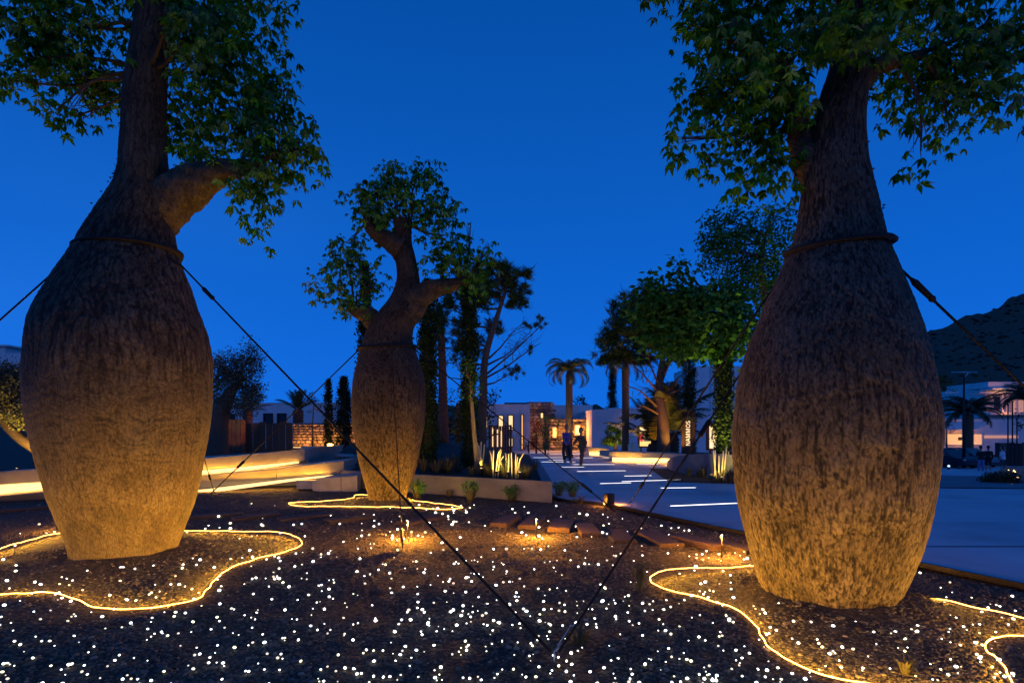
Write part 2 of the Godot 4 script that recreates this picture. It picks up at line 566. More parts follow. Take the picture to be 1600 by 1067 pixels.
func lathe_bark(prof: Array, d: float, around: int, up: int, sd: int, rings_at := -1.0, crack := 0.02) -> ArrayMesh:
	# prof: [py, left, right] measured silhouettes; gives axis, height and radius at each level
	var ys := []
	var xs := []
	var zs := []
	var rs := []
	for p in prof:
		var al := atan((p[1] - 800.0) / F)
		var ar := atan((p[2] - 800.0) / F)
		var mid := (al + ar) / 2.0
		xs.append(d * tan(mid))
		ys.append(EYE + (HZ - p[0]) / F * d)
		rs.append(d / cos(mid) * sin((ar - al) / 2.0))
		zs.append(-d)
	var fis := noise(FastNoiseLite.TYPE_SIMPLEX_SMOOTH, 1.0, sd, 2)
	var low := noise(FastNoiseLite.TYPE_SIMPLEX_SMOOTH, 1.0, sd + 1, 3)
	var pos := PackedVector3Array()
	var col := PackedColorArray()
	var uv := PackedVector2Array()
	var y0: float = ys[0]
	var y1: float = ys[-1]
	var seg := 0
	for i in up + 1:
		var y := lerpf(y0, y1, float(i) / up)
		while seg < ys.size() - 2 and y > ys[seg + 1]:
			seg += 1
		var t: float = (y - ys[seg]) / (ys[seg + 1] - ys[seg])
		var a := maxi(seg - 1, 0)
		var b := mini(seg + 2, ys.size() - 1)
		var r: float = cubic_interpolate(rs[seg], rs[seg + 1], rs[a], rs[b], t)
		var x: float = cubic_interpolate(xs[seg], xs[seg + 1], xs[a], xs[b], t)
		if i < up * 0.03:
			pass
		for k in around + 1:
			var th := TAU * (k % around) / around
			var c := cos(th)
			var s := sin(th)
			var flare := pow(clampf(1.0 - (y - 0.02) / 0.3, 0.0, 1.0), 2.0) * (0.05 + 0.11 * low.get_noise_3d(c * 1.6, 3.0, s * 1.6))
			var q := Vector3(c * r, y, s * r)
			var w := low.get_noise_3d(q.x * 1.5, y * 1.5, q.z * 1.5)
			var f := fis.get_noise_3d(q.x * 9.0 + w, y * 2.2 + w * 2.0, q.z * 9.0 + w)
			var g := fis.get_noise_3d(q.x * 26.0 + 9.0, y * 7.0 + w, q.z * 26.0)
			var pn := fis.get_noise_3d(q.x * 22.0 + 70.0, y * 3.0 + w, q.z * 22.0)
			var p2 := fis.get_noise_3d(q.x * 44.0 + 20.0, y * 7.0, q.z * 44.0)
			var big := low.get_noise_3d(q.x * 2.2 + 11.0, y * 1.4, q.z * 2.2)
			var pit := clampf((pn - 0.24 + big * 0.25) * 6.0, 0, 1) * 0.85 + clampf((p2 - 0.2 + big * 0.25) * 5.0, 0, 1) * 0.7
			if rings_at > 0.0:
				var up_w := smoothstep(rings_at + 0.1, rings_at + 0.9, y) * (1.0 - 0.7 * smoothstep(rings_at + 2.2, rings_at + 3.2, y))
				var deep := clampf(1.0 - absf(fis.get_noise_3d(q.x * 8.0 + w * 0.7, y * 0.8 + w * 0.6, q.z * 8.0)) * 3.8, 0, 1)
				pit += deep * up_w * 3.0
			var lower := 1.0 - smoothstep(0.0, 1.5, y) if rings_at > 0.0 else 0.0
			pit *= (0.35 if rings_at > 0.0 else 1.0) * (1.0 - 0.6 * lower)
			var cr := clampf(1.0 - absf(f) * 5.0, 0, 1) * 0.7 + clampf(1.0 - absf(g) * 4.0, 0, 1) * 0.5
			var h := -cr * crack * 0.45 + w * 0.02 * r + g * 0.003
			var ring := 0.0
			if rings_at > 0.0:
				ring = exp(-pow((y - rings_at) / 0.75, 2.0))
				var rn := fis.get_noise_3d(q.x * 2.0 + 50.0, y * 24.0 + w * 5.0, q.z * 2.0)
				h = h * (1.0 - 0.6 * ring) + rn * 0.005 * ring
				cr = cr * (1.0 - 0.6 * ring) + clampf(-rn * 1.6, 0, 1) * ring
			h -= pit * 0.006
			h *= 1.0 - 0.5 * lower
			cr *= 1.0 - 0.6 * lower
			h += flare * r
			pos.append(Vector3(x + c * (r + h), y, -d + s * (r + h)))
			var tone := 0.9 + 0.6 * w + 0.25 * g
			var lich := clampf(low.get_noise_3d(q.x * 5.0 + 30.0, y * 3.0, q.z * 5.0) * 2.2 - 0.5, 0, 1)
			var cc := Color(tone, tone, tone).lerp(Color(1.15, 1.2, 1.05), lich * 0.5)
			# weathered grey upper bark, with the rope light's fade painted in; tan skin below
			var aged_shade := smoothstep(0.9, 2.3, y + w * 1.1 + g * 0.35)
			cc = Color(cc.r * lerpf(0.95, 0.50, aged_shade), cc.g * lerpf(0.93, 0.54, aged_shade), cc.b * lerpf(0.85, 0.66, aged_shade))
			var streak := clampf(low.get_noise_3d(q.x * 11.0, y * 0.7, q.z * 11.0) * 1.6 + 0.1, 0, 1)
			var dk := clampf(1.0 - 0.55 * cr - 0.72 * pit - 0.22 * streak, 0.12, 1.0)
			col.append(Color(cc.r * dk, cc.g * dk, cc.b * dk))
			uv.append(Vector2(float(k) / around, y / 3.0))
	var idx := PackedInt32Array()
	idx.resize(up * around * 6)
	var o := 0
	for i in up:
		for k in around:
			var a := i * (around + 1) + k
			var b := a + around + 1
			idx[o] = a; idx[o + 1] = a + 1; idx[o + 2] = b + 1
			idx[o + 3] = a; idx[o + 4] = b + 1; idx[o + 5] = b
			o += 6
	var nor := PackedVector3Array()
	nor.resize(pos.size())
	for i in up + 1:
		for k in around + 1:
			var row := i * (around + 1)
			var du := pos[row + (k + 1) % around] - pos[row + (k - 1 + around) % around]
			var dv := pos[mini(i + 1, up) * (around + 1) + k] - pos[maxi(i - 1, 0) * (around + 1) + k]
			nor[row + k] = dv.cross(du).normalized()
	var arr := []
	arr.resize(Mesh.ARRAY_MAX)
	arr[Mesh.ARRAY_VERTEX] = pos
	arr[Mesh.ARRAY_NORMAL] = nor
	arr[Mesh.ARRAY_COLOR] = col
	arr[Mesh.ARRAY_TEX_UV] = uv
	arr[Mesh.ARRAY_INDEX] = idx
	var m := ArrayMesh.new()
	m.add_surface_from_arrays(Mesh.PRIMITIVE_TRIANGLES, arr)
	return m

func thorns(t: Node3D, prof: Array, d: float, from: int, to: int, n: int) -> void:      # the blunt cones on a bottle tree's neck
	var st := begin()
	tube(st, [Vector3(0, -0.5, 0), Vector3(0, 0.2, 0), Vector3(0, 1.3, 0)], [0.9, 0.6, 0.03], 6)
	st.generate_normals()
	var cone := st.commit()
	var xf := []
	for i in n:
		var k := R.randi_range(from, to - 2)
		var u := R.randf()
		var y := lerpf(prof[k][0], prof[k + 1][0], u)
		var c := (lerpf(prof[k][1], prof[k + 1][1], u) + lerpf(prof[k][2], prof[k + 1][2], u)) / 2.0
		var r := (lerpf(prof[k][2], prof[k + 1][2], u) - lerpf(prof[k][1], prof[k + 1][1], u)) / 2.0 / F * d * cos(atan((c - 800.0) / F))
		var a := R.randf() * TAU
		var o := Vector3(cos(a), 0.15, sin(a)).normalized()
		var s := R.randf_range(0.008, 0.016)
		xf.append(Transform3D(frame(o, R.randf() * TAU).scaled(Vector3(s, s, s)), at(c, y, d) + o * r - t.position))
	stuff(multi("thorns", cone, mat(0.07, 0.055, 0.04, 0.9), xf, t))

func limb_mesh(pts: Array, radii: Array, sd: int, sides := 48) -> ArrayMesh:     # a thick rough limb along a curve
	var n := pts.size()
	var P := []
	var Q := []
	for i in n - 1:
		for k in 16:
			var t := k / 16.0
			P.append(pts[i].cubic_interpolate(pts[i + 1], pts[maxi(i - 1, 0)], pts[mini(i + 2, n - 1)], t))
			Q.append(cubic_interpolate(radii[i], radii[i + 1], radii[maxi(i - 1, 0)], radii[mini(i + 2, n - 1)], t))
	P.append(pts[-1]); Q.append(radii[-1])
	P.append(pts[-1] + (P[-1] - P[-2]).normalized() * radii[-1] * 0.25); Q.append(radii[-1] * 0.7)
	P.append(P[-1] + (P[-1] - P[-2]).normalized() * radii[-1] * 0.1); Q.append(radii[-1] * 0.05)
	var nz := noise(FastNoiseLite.TYPE_SIMPLEX_SMOOTH, 1.0, sd, 2)
	var pos := PackedVector3Array()
	var col := PackedColorArray()
	var uv := PackedVector2Array()
	var side := Vector3.ZERO
	var run := 0.0
	for i in P.size():
		var t: Vector3 = (P[mini(i + 1, P.size() - 1)] - P[maxi(i - 1, 0)]).normalized()
		side = t.cross(Vector3.FORWARD).normalized() if i == 0 else (side - t * side.dot(t)).normalized()
		if i:
			run += P[i].distance_to(P[i - 1])
		for k in sides + 1:
			var a := TAU * (k % sides) / sides
			var o := side * cos(a) + side.cross(t) * sin(a)
			var q: Vector3 = P[i] + o * Q[i]
			var g := nz.get_noise_3dv(q * 16.0)
			var w := nz.get_noise_3dv(q * 5.0)
			var cr := clampf(1.0 - absf(g) * 5.0, 0, 1)
			pos.append(q + o * (w * 0.12 * Q[i] - cr * 0.008))
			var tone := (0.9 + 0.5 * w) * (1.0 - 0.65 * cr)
			col.append(Color(tone * 0.55, tone * 0.58, tone * 0.66))  # same weathered grey and painted-in fade as the upper trunk
			uv.append(Vector2(float(k) / sides * 0.5, run / 3.0))
	var idx := PackedInt32Array()
	for i in P.size() - 1:
		for k in sides:
			var a := i * (sides + 1) + k
			var b := a + sides + 1
			for e in [a, a + 1, b + 1, a, b + 1, b]:
				idx.append(e)
	var st := SurfaceTool.new()
	st.begin(Mesh.PRIMITIVE_TRIANGLES)
	for i in pos.size():
		st.set_color(col[i])
		st.set_uv(uv[i])
		st.set_smooth_group(0)
		st.add_vertex(pos[i])
	for i in idx:
		st.add_index(i)
	st.generate_normals()
	return st.commit()

func palmate_leaf(fingers: int, long: float, droop: float, sd: int) -> ArrayMesh:    # a hand-shaped leaf hanging from its stalk at the origin
	var st := begin(false)
	var rr := RandomNumberGenerator.new()
	rr.seed = sd
	var hub := Vector3(0, -0.3, 0) * long
	quad(st, Vector3(0.012, 0, 0) * long, hub + Vector3(0.012, 0, 0) * long, hub - Vector3(0.012, 0, 0) * long, Vector3(-0.012, 0, 0) * long)
	for f in fingers:
		var a := TAU * (f + rr.randf_range(-0.2, 0.2)) / fingers
		var out := Vector3(cos(a), 0, sin(a))
		var dr := droop + rr.randf_range(-0.25, 0.25)
		var dir := (out - Vector3.UP * dr).normalized()
		var side := out.cross(Vector3.UP) * 0.2 * long
		var l := long * rr.randf_range(0.75, 1.1)
		var m := hub + dir * l * 0.5 + Vector3.UP * 0.05 * long
		var tip := hub + dir * l - Vector3.UP * 0.14 * long
		var fold := Vector3.UP * 0.05 * long
		tri(st, hub, m - side + fold, m); tri(st, hub, m, m + side + fold)
		tri(st, m, m - side + fold, tip); tri(st, m, tip, m + side + fold)
	st.generate_normals()
	return st.commit()

func in_lobes(lobes: Array, dens: float, root: Vector3, squeeze := 0.75) -> Array:
	dens *= dens_boost    # [twig clusters: centre, out]
	var out := []
	for l in lobes:
		var d: float = l[4]
		var c := at(l[0], l[1], d)
		var rr := Vector3(l[2] * d / F, l[3] * d / F, (l[2] + l[3]) / 2.0 * d / F * squeeze)
		var n := int(dens * (rr.x * rr.y + rr.x * rr.z + rr.y * rr.z) / 3.0)
		for i in n:
			var u := rdir() * pow(R.randf(), 0.4)
			var p := c + u * rr * (1.0 + R.randf_range(-0.12, 0.18))
			if p.y > 0.3:
				out.append([p, (u + (p - root).normalized()).normalized()])
	return out

func leaf_crown(tree: Node3D, lobes: Array, dens: float, size: float, m: Material, root: Vector3, singles: int, per := 5, keep := []) -> void:
	var leaves := [palmate_leaf(5, 1.0, 0.9, 1), palmate_leaf(6, 1.0, 1.3, 2), palmate_leaf(4, 1.0, 0.6, 3)]
	var all := []
	for cl in in_lobes(lobes, dens, root):
		for k in per:
			var p: Vector3 = cl[0] + rdir() * size * 1.5 - Vector3.UP * size * R.randf() * 0.9
			var s := size * lerpf(0.55, 1.35, pow(R.randf(), 1.5))
			var b := Basis.from_euler(Vector3(R.randf_range(-0.55, 0.55), R.randf() * TAU, R.randf_range(-0.55, 0.55))).scaled(Vector3(s, s, s))
			var hit := false
			for h in keep:
				var px := 800.0 + p.x / -p.z * F
				var py := HZ - (p.y - EYE) / -p.z * F
				if px > h[0] and px < h[2] and py > h[1] and py < h[3] and p.z > h[4]:
					hit = true
			if not hit:
				all.append(Transform3D(b, p - tree.position))
	all.sort_custom(func(a, b): return a.origin.z > b.origin.z)
	var crown := Node3D.new()
	crown.name = "crown"
	tree.add_child(crown, true)
	var rest := [[], [], []]
	var rc := [[], [], []]
	var done := 0
	var tints := []
	for i in 4:
		var t: StandardMaterial3D = m.duplicate()
		var v := [0.75, 1.0, 1.25, 1.5][i] as float
		var c: Color = m.albedo_color.srgb_to_linear()
		t.albedo_color = lin(c.r * v * (1.0 + 0.12 * i), c.g * v, c.b * v)
		tints.append(t)
	for i in all.size():
		var t: Transform3D = all[i]
		var w := t.origin + tree.position
		var px := 800.0 + w.x / -w.z * F
		var py := HZ - (w.y - EYE) / -w.z * F
		var kind := R.randi() % 3
		if done < singles and px > 0 and px < 1600 and py > 0 and i % 2 == 0:
			var o := put("leaf", leaves[kind], tints[R.randi() % 4], crown)
			o.transform = t
			done += 1
		else:
			rest[kind].append(t)
			var v := R.randf_range(0.6, 1.5)
			rc[kind].append(Color(v * R.randf_range(0.85, 1.4), v, v))
	for k in 3:
		stuff(multi("foliage", leaves[k], m, rest[k], crown, rc[k]))

func twigs(tree: Node3D, lobes: Array, starts: Array, m: Material, thick: float) -> void:
	for l in lobes:
		var c := at(l[0], l[1], l[4])
		var s: Vector3 = starts[0]
		for q in starts:
			if q.distance_to(c) < s.distance_to(c):
				s = q
		var st := begin()
		var mid := s.lerp(c, 0.55) + rdir() * s.distance_to(c) * 0.1
		var pts := spline([s, s.lerp(mid, 0.5) + rdir() * 0.05, mid, c], 0.12)
		var rad := []
		for i in pts.size():
			rad.append(lerpf(thick, thick * 0.25, float(i) / pts.size()))
		tube(st, pts, rad, 7)
		var r: float = minf(l[2], l[3]) * l[4] / F
		for k in 7:
			var e := c + rdir() * r * 0.95
			var from: Vector3 = pts[R.randi_range(pts.size() / 3, pts.size() - 1)]
			tube(st, [from, from.lerp(e, 0.5) + rdir() * r * 0.12, e], [thick * 0.3, thick * 0.2, thick * 0.08], 5)
		obj("branch", st, m, tree, -tree.position)

func shift(mesh: ArrayMesh, by: Vector3) -> ArrayMesh:
	var st := SurfaceTool.new()
	st.append_from(mesh, 0, Transform3D(Basis(), by))
	return st.commit()

func bottle_trees() -> void:
	var leaf := leaf_mat(0.05, 0.215, 0.022, 0.45)
	var twig := mat(0.07, 0.055, 0.035, 0.9)
	# left
	var bl := bark(31, 4.0, 1.2, [[0.0, 0.24, 0.195, 0.105], [0.5, 0.20, 0.16, 0.085], [0.72, 0.12, 0.095, 0.052], [1.0, 0.05, 0.04, 0.025]], -0.22)
	var t := thing("bottle_tree", "fattest bottle-trunk tree with a leafy side limb, beside the stacked benches", "tree", Vector3(at(192, 672, 7.05).x, 0, -7.05), "bottle trees with swollen trunks")
	var prof := [[880, 106, 278], [865, 111, 273], [840, 100, 285], [800, 82, 301], [760, 66, 312], [720, 53, 320], [680, 42, 326], [640, 33, 331], [600, 30, 333], [560, 31, 333], [520, 36, 326], [480, 53, 312], [440, 80, 298], [400, 107, 283], [370, 124, 276], [340, 143, 271], [310, 163, 268], [290, 174, 265], [265, 181, 264], [240, 183, 262], [200, 186, 261], [150, 189, 261], [100, 196, 263], [50, 205, 268], [0, 212, 272], [-150, 225, 268]]
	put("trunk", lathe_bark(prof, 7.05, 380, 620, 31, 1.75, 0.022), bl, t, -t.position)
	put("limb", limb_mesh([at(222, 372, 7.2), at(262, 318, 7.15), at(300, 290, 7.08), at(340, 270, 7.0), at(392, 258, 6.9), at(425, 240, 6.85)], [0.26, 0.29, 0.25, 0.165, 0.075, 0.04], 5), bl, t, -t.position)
	var lobes := [[385, 190, 95, 90, 7.0], [330, 110, 105, 95, 7.1], [442, 240, 62, 62, 6.9], [395, 305, 42, 58, 6.9], [350, 35, 75, 70, 6.9], [295, 60, 40, 55, 6.4], [262, 12, 40, 26, 6.3], [100, 45, 95, 60, 7.0], [140, 110, 78, 52, 7.3], [40, 90, 42, 30, 7.0], [55, 10, 60, 45, 7.0], [88, 172, 18, 26, 7.0], [122, 180, 30, 16, 7.0], [165, 135, 22, 42, 7.5], [300, 200, 50, 70, 7.6], [480, 235, 34, 22, 6.9], [10, 125, 20, 14, 7.0], [420, 130, 45, 45, 7.0], [250, -70, 260, 70, 7.0]]
	leaf_crown(t, lobes, 190.0, 0.11, leaf, at(225, 150, 7.05), 300, 5, [[178, 118, 262, 330, -7.0], [200, 0, 255, 118, -6.9]])
	twigs(t, lobes, [at(230, 40, 7.05), at(228, 110, 7.05), at(352, 266, 6.9), at(420, 242, 6.85), at(240, -20, 7.05), at(300, 290, 6.98)], twig, 0.028)
	thorns(t, prof, 7.05, 14, 25, 150)
	# centre
	var bc := bark(37, 4.0, 1.3, [[0.0, 0.20, 0.15, 0.08], [0.5, 0.155, 0.115, 0.06], [0.72, 0.09, 0.068, 0.038], [1.0, 0.04, 0.03, 0.02]], -0.26)
	t = thing("bottle_tree", "smallest bottle-trunk tree with three stubby forked limbs, standing between the other two", "tree", Vector3(at(605, 672, 12.5).x, 0, -12.5), "bottle trees with swollen trunks")
	prof = [[790, 572, 638], [781, 576, 634], [760, 571, 641], [740, 565, 648], [720, 560, 653], [700, 556, 657], [670, 551, 662], [640, 548, 665], [620, 548, 665], [600, 550, 664], [580, 554, 660], [560, 559, 654], [545, 563, 649], [530, 567, 645], [515, 573, 646], [500, 583, 652], [485, 594, 656], [470, 606, 657], [455, 614, 656], [440, 619, 656], [420, 619, 653], [400, 616, 649], [380, 615, 644], [360, 615, 643], [344, 614, 644]]
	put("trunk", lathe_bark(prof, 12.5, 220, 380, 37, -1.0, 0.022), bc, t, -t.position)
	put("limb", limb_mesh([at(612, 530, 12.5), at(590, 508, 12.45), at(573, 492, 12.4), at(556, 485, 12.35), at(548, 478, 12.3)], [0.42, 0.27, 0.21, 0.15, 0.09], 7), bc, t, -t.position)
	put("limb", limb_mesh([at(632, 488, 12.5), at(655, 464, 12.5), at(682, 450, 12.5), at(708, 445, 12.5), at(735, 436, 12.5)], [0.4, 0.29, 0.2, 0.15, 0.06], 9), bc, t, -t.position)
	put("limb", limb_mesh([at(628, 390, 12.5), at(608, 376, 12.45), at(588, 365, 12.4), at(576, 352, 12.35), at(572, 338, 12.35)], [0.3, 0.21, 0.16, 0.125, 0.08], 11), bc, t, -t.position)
	lobes = [[640, 300, 72, 46, 12.5], [598, 318, 48, 42, 12.4], [685, 330, 36, 34, 12.5], [655, 265, 36, 18, 12.5], [606, 275, 30, 18, 12.4], [560, 305, 24, 16, 12.5], [700, 368, 36, 20, 12.6], [712, 405, 50, 36, 12.4], [745, 425, 32, 24, 12.4], [765, 386, 14, 9, 12.5], [735, 352, 10, 8, 12.5], [690, 398, 22, 26, 12.7], [545, 412, 40, 44, 12.4], [515, 440, 26, 32, 12.3], [582, 436, 24, 26, 12.6], [557, 468, 30, 18, 12.3], [548, 380, 22, 18, 12.4], [590, 350, 20, 20, 12.8]]
	leaf_crown(t, lobes, 115.0, 0.14, leaf, at(635, 430, 12.5), 300, 5)
	twigs(t, lobes, [at(630, 350, 12.5), at(640, 350, 12.5), at(574, 345, 12.4), at(552, 482, 12.3), at(715, 442, 12.5), at(690, 448, 12.5)], twig, 0.035)
	# right
	var br := bark(43, 4.0, 1.2, [[0.0, 0.26, 0.212, 0.125], [0.5, 0.215, 0.175, 0.10], [0.72, 0.12, 0.097, 0.06], [1.0, 0.045, 0.037, 0.025]], -0.2)
	t = thing("bottle_tree", "nearest bottle-trunk tree, pitted and flask shaped, at the edge of the blue plaza", "tree", Vector3(at(1300, 672, 5.35).x, 0, -5.35), "bottle trees with swollen trunks")
	prof = [[945, 1194, 1404], [926, 1192, 1408], [900, 1180, 1421], [870, 1171, 1436], [840, 1163, 1448], [800, 1154, 1460], [760, 1148, 1469], [720, 1145, 1474], [680, 1144, 1476], [640, 1147, 1475], [600, 1151, 1468], [560, 1160, 1458], [520, 1174, 1445], [480, 1190, 1430], [440, 1207, 1413], [400, 1226, 1397], [370, 1238, 1387], [340, 1245, 1379], [300, 1251, 1370], [260, 1257, 1360], [220, 1264, 1356], [180, 1270, 1356], [140, 1282, 1360], [100, 1296, 1364], [50, 1302, 1368], [0, 1306, 1370], [-150, 1310, 1365]]
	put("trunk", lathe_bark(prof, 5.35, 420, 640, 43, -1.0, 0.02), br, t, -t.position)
	thorns(t, prof, 5.35, 16, 26, 110)
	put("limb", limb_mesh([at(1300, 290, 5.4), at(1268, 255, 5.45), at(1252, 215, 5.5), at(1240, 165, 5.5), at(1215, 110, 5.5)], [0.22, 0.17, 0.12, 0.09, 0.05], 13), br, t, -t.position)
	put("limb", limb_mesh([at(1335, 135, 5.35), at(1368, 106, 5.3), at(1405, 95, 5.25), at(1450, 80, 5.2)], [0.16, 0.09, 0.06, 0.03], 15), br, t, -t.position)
	lobes = [[1170, 60, 95, 75, 5.4], [1130, 150, 75, 55, 5.4], [1205, 195, 52, 55, 5.5], [1185, 265, 55, 38, 5.4], [1085, 140, 46, 16, 5.4], [1066, 216, 28, 10, 5.4], [1120, 235, 45, 25, 5.4], [1240, 90, 80, 85, 5.0], [1330, 35, 90, 42, 4.8], [1450, 50, 100, 66, 5.2], [1530, 90, 80, 58, 5.2], [1475, 140, 64, 30, 5.2], [1440, 236, 28, 16, 5.2], [1485, 205, 32, 12, 5.2], [1575, 40, 60, 60, 5.2], [1415, 145, 36, 30, 5.6], [1240, 285, 12, 18, 5.5], [1560, 160, 50, 20, 5.2], [1080, 40, 28, 36, 5.4], [1320, -70, 300, 60, 5.3], [1380, 100, 25, 40, 5.9], [1130, 5, 60, 40, 5.4]]
	leaf_crown(t, lobes, 290.0, 0.1, leaf, at(1320, 120, 5.35), 300, 5, [[1270, 95, 1364, 330, -5.4]])
	twigs(t, lobes, [at(1330, 40, 5.35), at(1320, 90, 5.35), at(1240, 165, 5.5), at(1215, 110, 5.5), at(1400, 96, 5.25), at(1440, 84, 5.2), at(1335, -20, 5.35)], twig, 0.022)


func loft(st: SurfaceTool, secs: Array) -> void:      # sections of four points: top back, top front, bottom front, bottom back
	st.set_smooth_group(-1)
	for i in secs.size() - 1:
		for k in 4:
			var j := (k + 1) % 4
			quad(st, secs[i][k], secs[i + 1][k], secs[i + 1][j], secs[i][j])
	var a: Array = secs[0]
	var b: Array = secs[-1]
	quad(st, a[0], a[1], a[2], a[3])
	quad(st, b[3], b[2], b[1], b[0])

func resample(rows: Array, n: int) -> Array:
	var out := []
	for i in n + 1:
		var t := float(i) / n * (rows.size() - 1)
		var k := mini(int(t), rows.size() - 2)
		var row := []
		for c in rows[0].size():
			row.append(cubic_interpolate(rows[k][c], rows[k + 1][c], rows[maxi(k - 1, 0)][c], rows[mini(k + 2, rows.size() - 1)][c], t - k))
		out.append(row)
	return out

func blade(label: String, rows: Array, deep: float, inset: float, n: int, m: Material) -> Node3D:   # rows: x, top, bottom, distance of the front edge
	var o := thing("concrete_bench", label, "bench", Vector3(at(rows[0][0], 672, rows[0][3]).x, 0, -rows[0][3]), "concrete benches lit from below")
	var secs := []
	for r in resample(rows, n):
		var tf := at(r[0], r[1], r[3])
		var bf := at(r[0], r[2], r[3]) + Vector3(-inset * 0.3, 0, -inset)
		secs.append([tf + Vector3(-0.3, 0.0, -deep), tf + Vector3(-0.012, 0, -0.015), tf + Vector3(0, -0.02, 0), bf])
		secs[-1] = [tf + Vector3(-0.15, 0.0, -deep), tf, bf, bf + Vector3(-0.15, 0, -deep * 0.8)]
	if label.contains("long concrete") or label.contains("middle concrete"):
		var under := []
		for q in secs:
			var f: Vector3 = q[2] + Vector3(-0.06, -0.012, -0.5)
			var b: Vector3 = q[3] + Vector3(0, -0.012, 0.3)
			under.append([b, f, Vector3(f.x, -0.05, f.z), Vector3(b.x, -0.05, b.z)])
		var su := begin(false)
		loft(su, under)
		obj("plinth", su, m, o, -o.position)
	var k := 0
	while k < secs.size() - 1:                     # cast in lengths with open joints between
		var j := mini(k + 7, secs.size() - 1)
		var piece := secs.slice(k, j + 1)
		if j < secs.size() - 1:
			var last := []
			var len: float = piece[-1][1].distance_to(piece[-2][1])
			for c in 4:
				last.append(piece[-1][c].lerp(piece[-2][c], 0.014 / len))
			piece[-1] = last
		var st := begin(false)
		loft(st, piece)
		obj("slab", st, m, o, -o.position)
		k = j
	return o

func led_band(o: Node3D, rows: Array, e: float, m: Material, c: Color) -> void:      # rows: x, top, bottom, distance
	var fine := resample(rows, 14)
	var st := begin(false)
	var secs := []
	for r in fine:
		var a := at(r[0], r[1], r[3])
		var b := at(r[0], r[2], r[3])
		secs.append([a + Vector3(0, 0, -0.05), a, b, b + Vector3(0, 0, -0.05)])
	loft(st, secs)
	obj("led_strip", st, m, o, -o.position)
	for i in range(0, 14, 2):
		var a := at(fine[i][0], (fine[i][1] + fine[i][2]) / 2.0, fine[i][3]) + Vector3(0.02, 0, 0.06)
		var b := at(fine[i + 2][0], (fine[i + 2][1] + fine[i + 2][2]) / 2.0, fine[i + 2][3]) + Vector3(0.02, 0, 0.06)
		strip_light(o, a - o.position, b - o.position, Vector3(0.15, 0.45, 1.0), 0.05, c, 0.5 * e * a.distance_to(b))

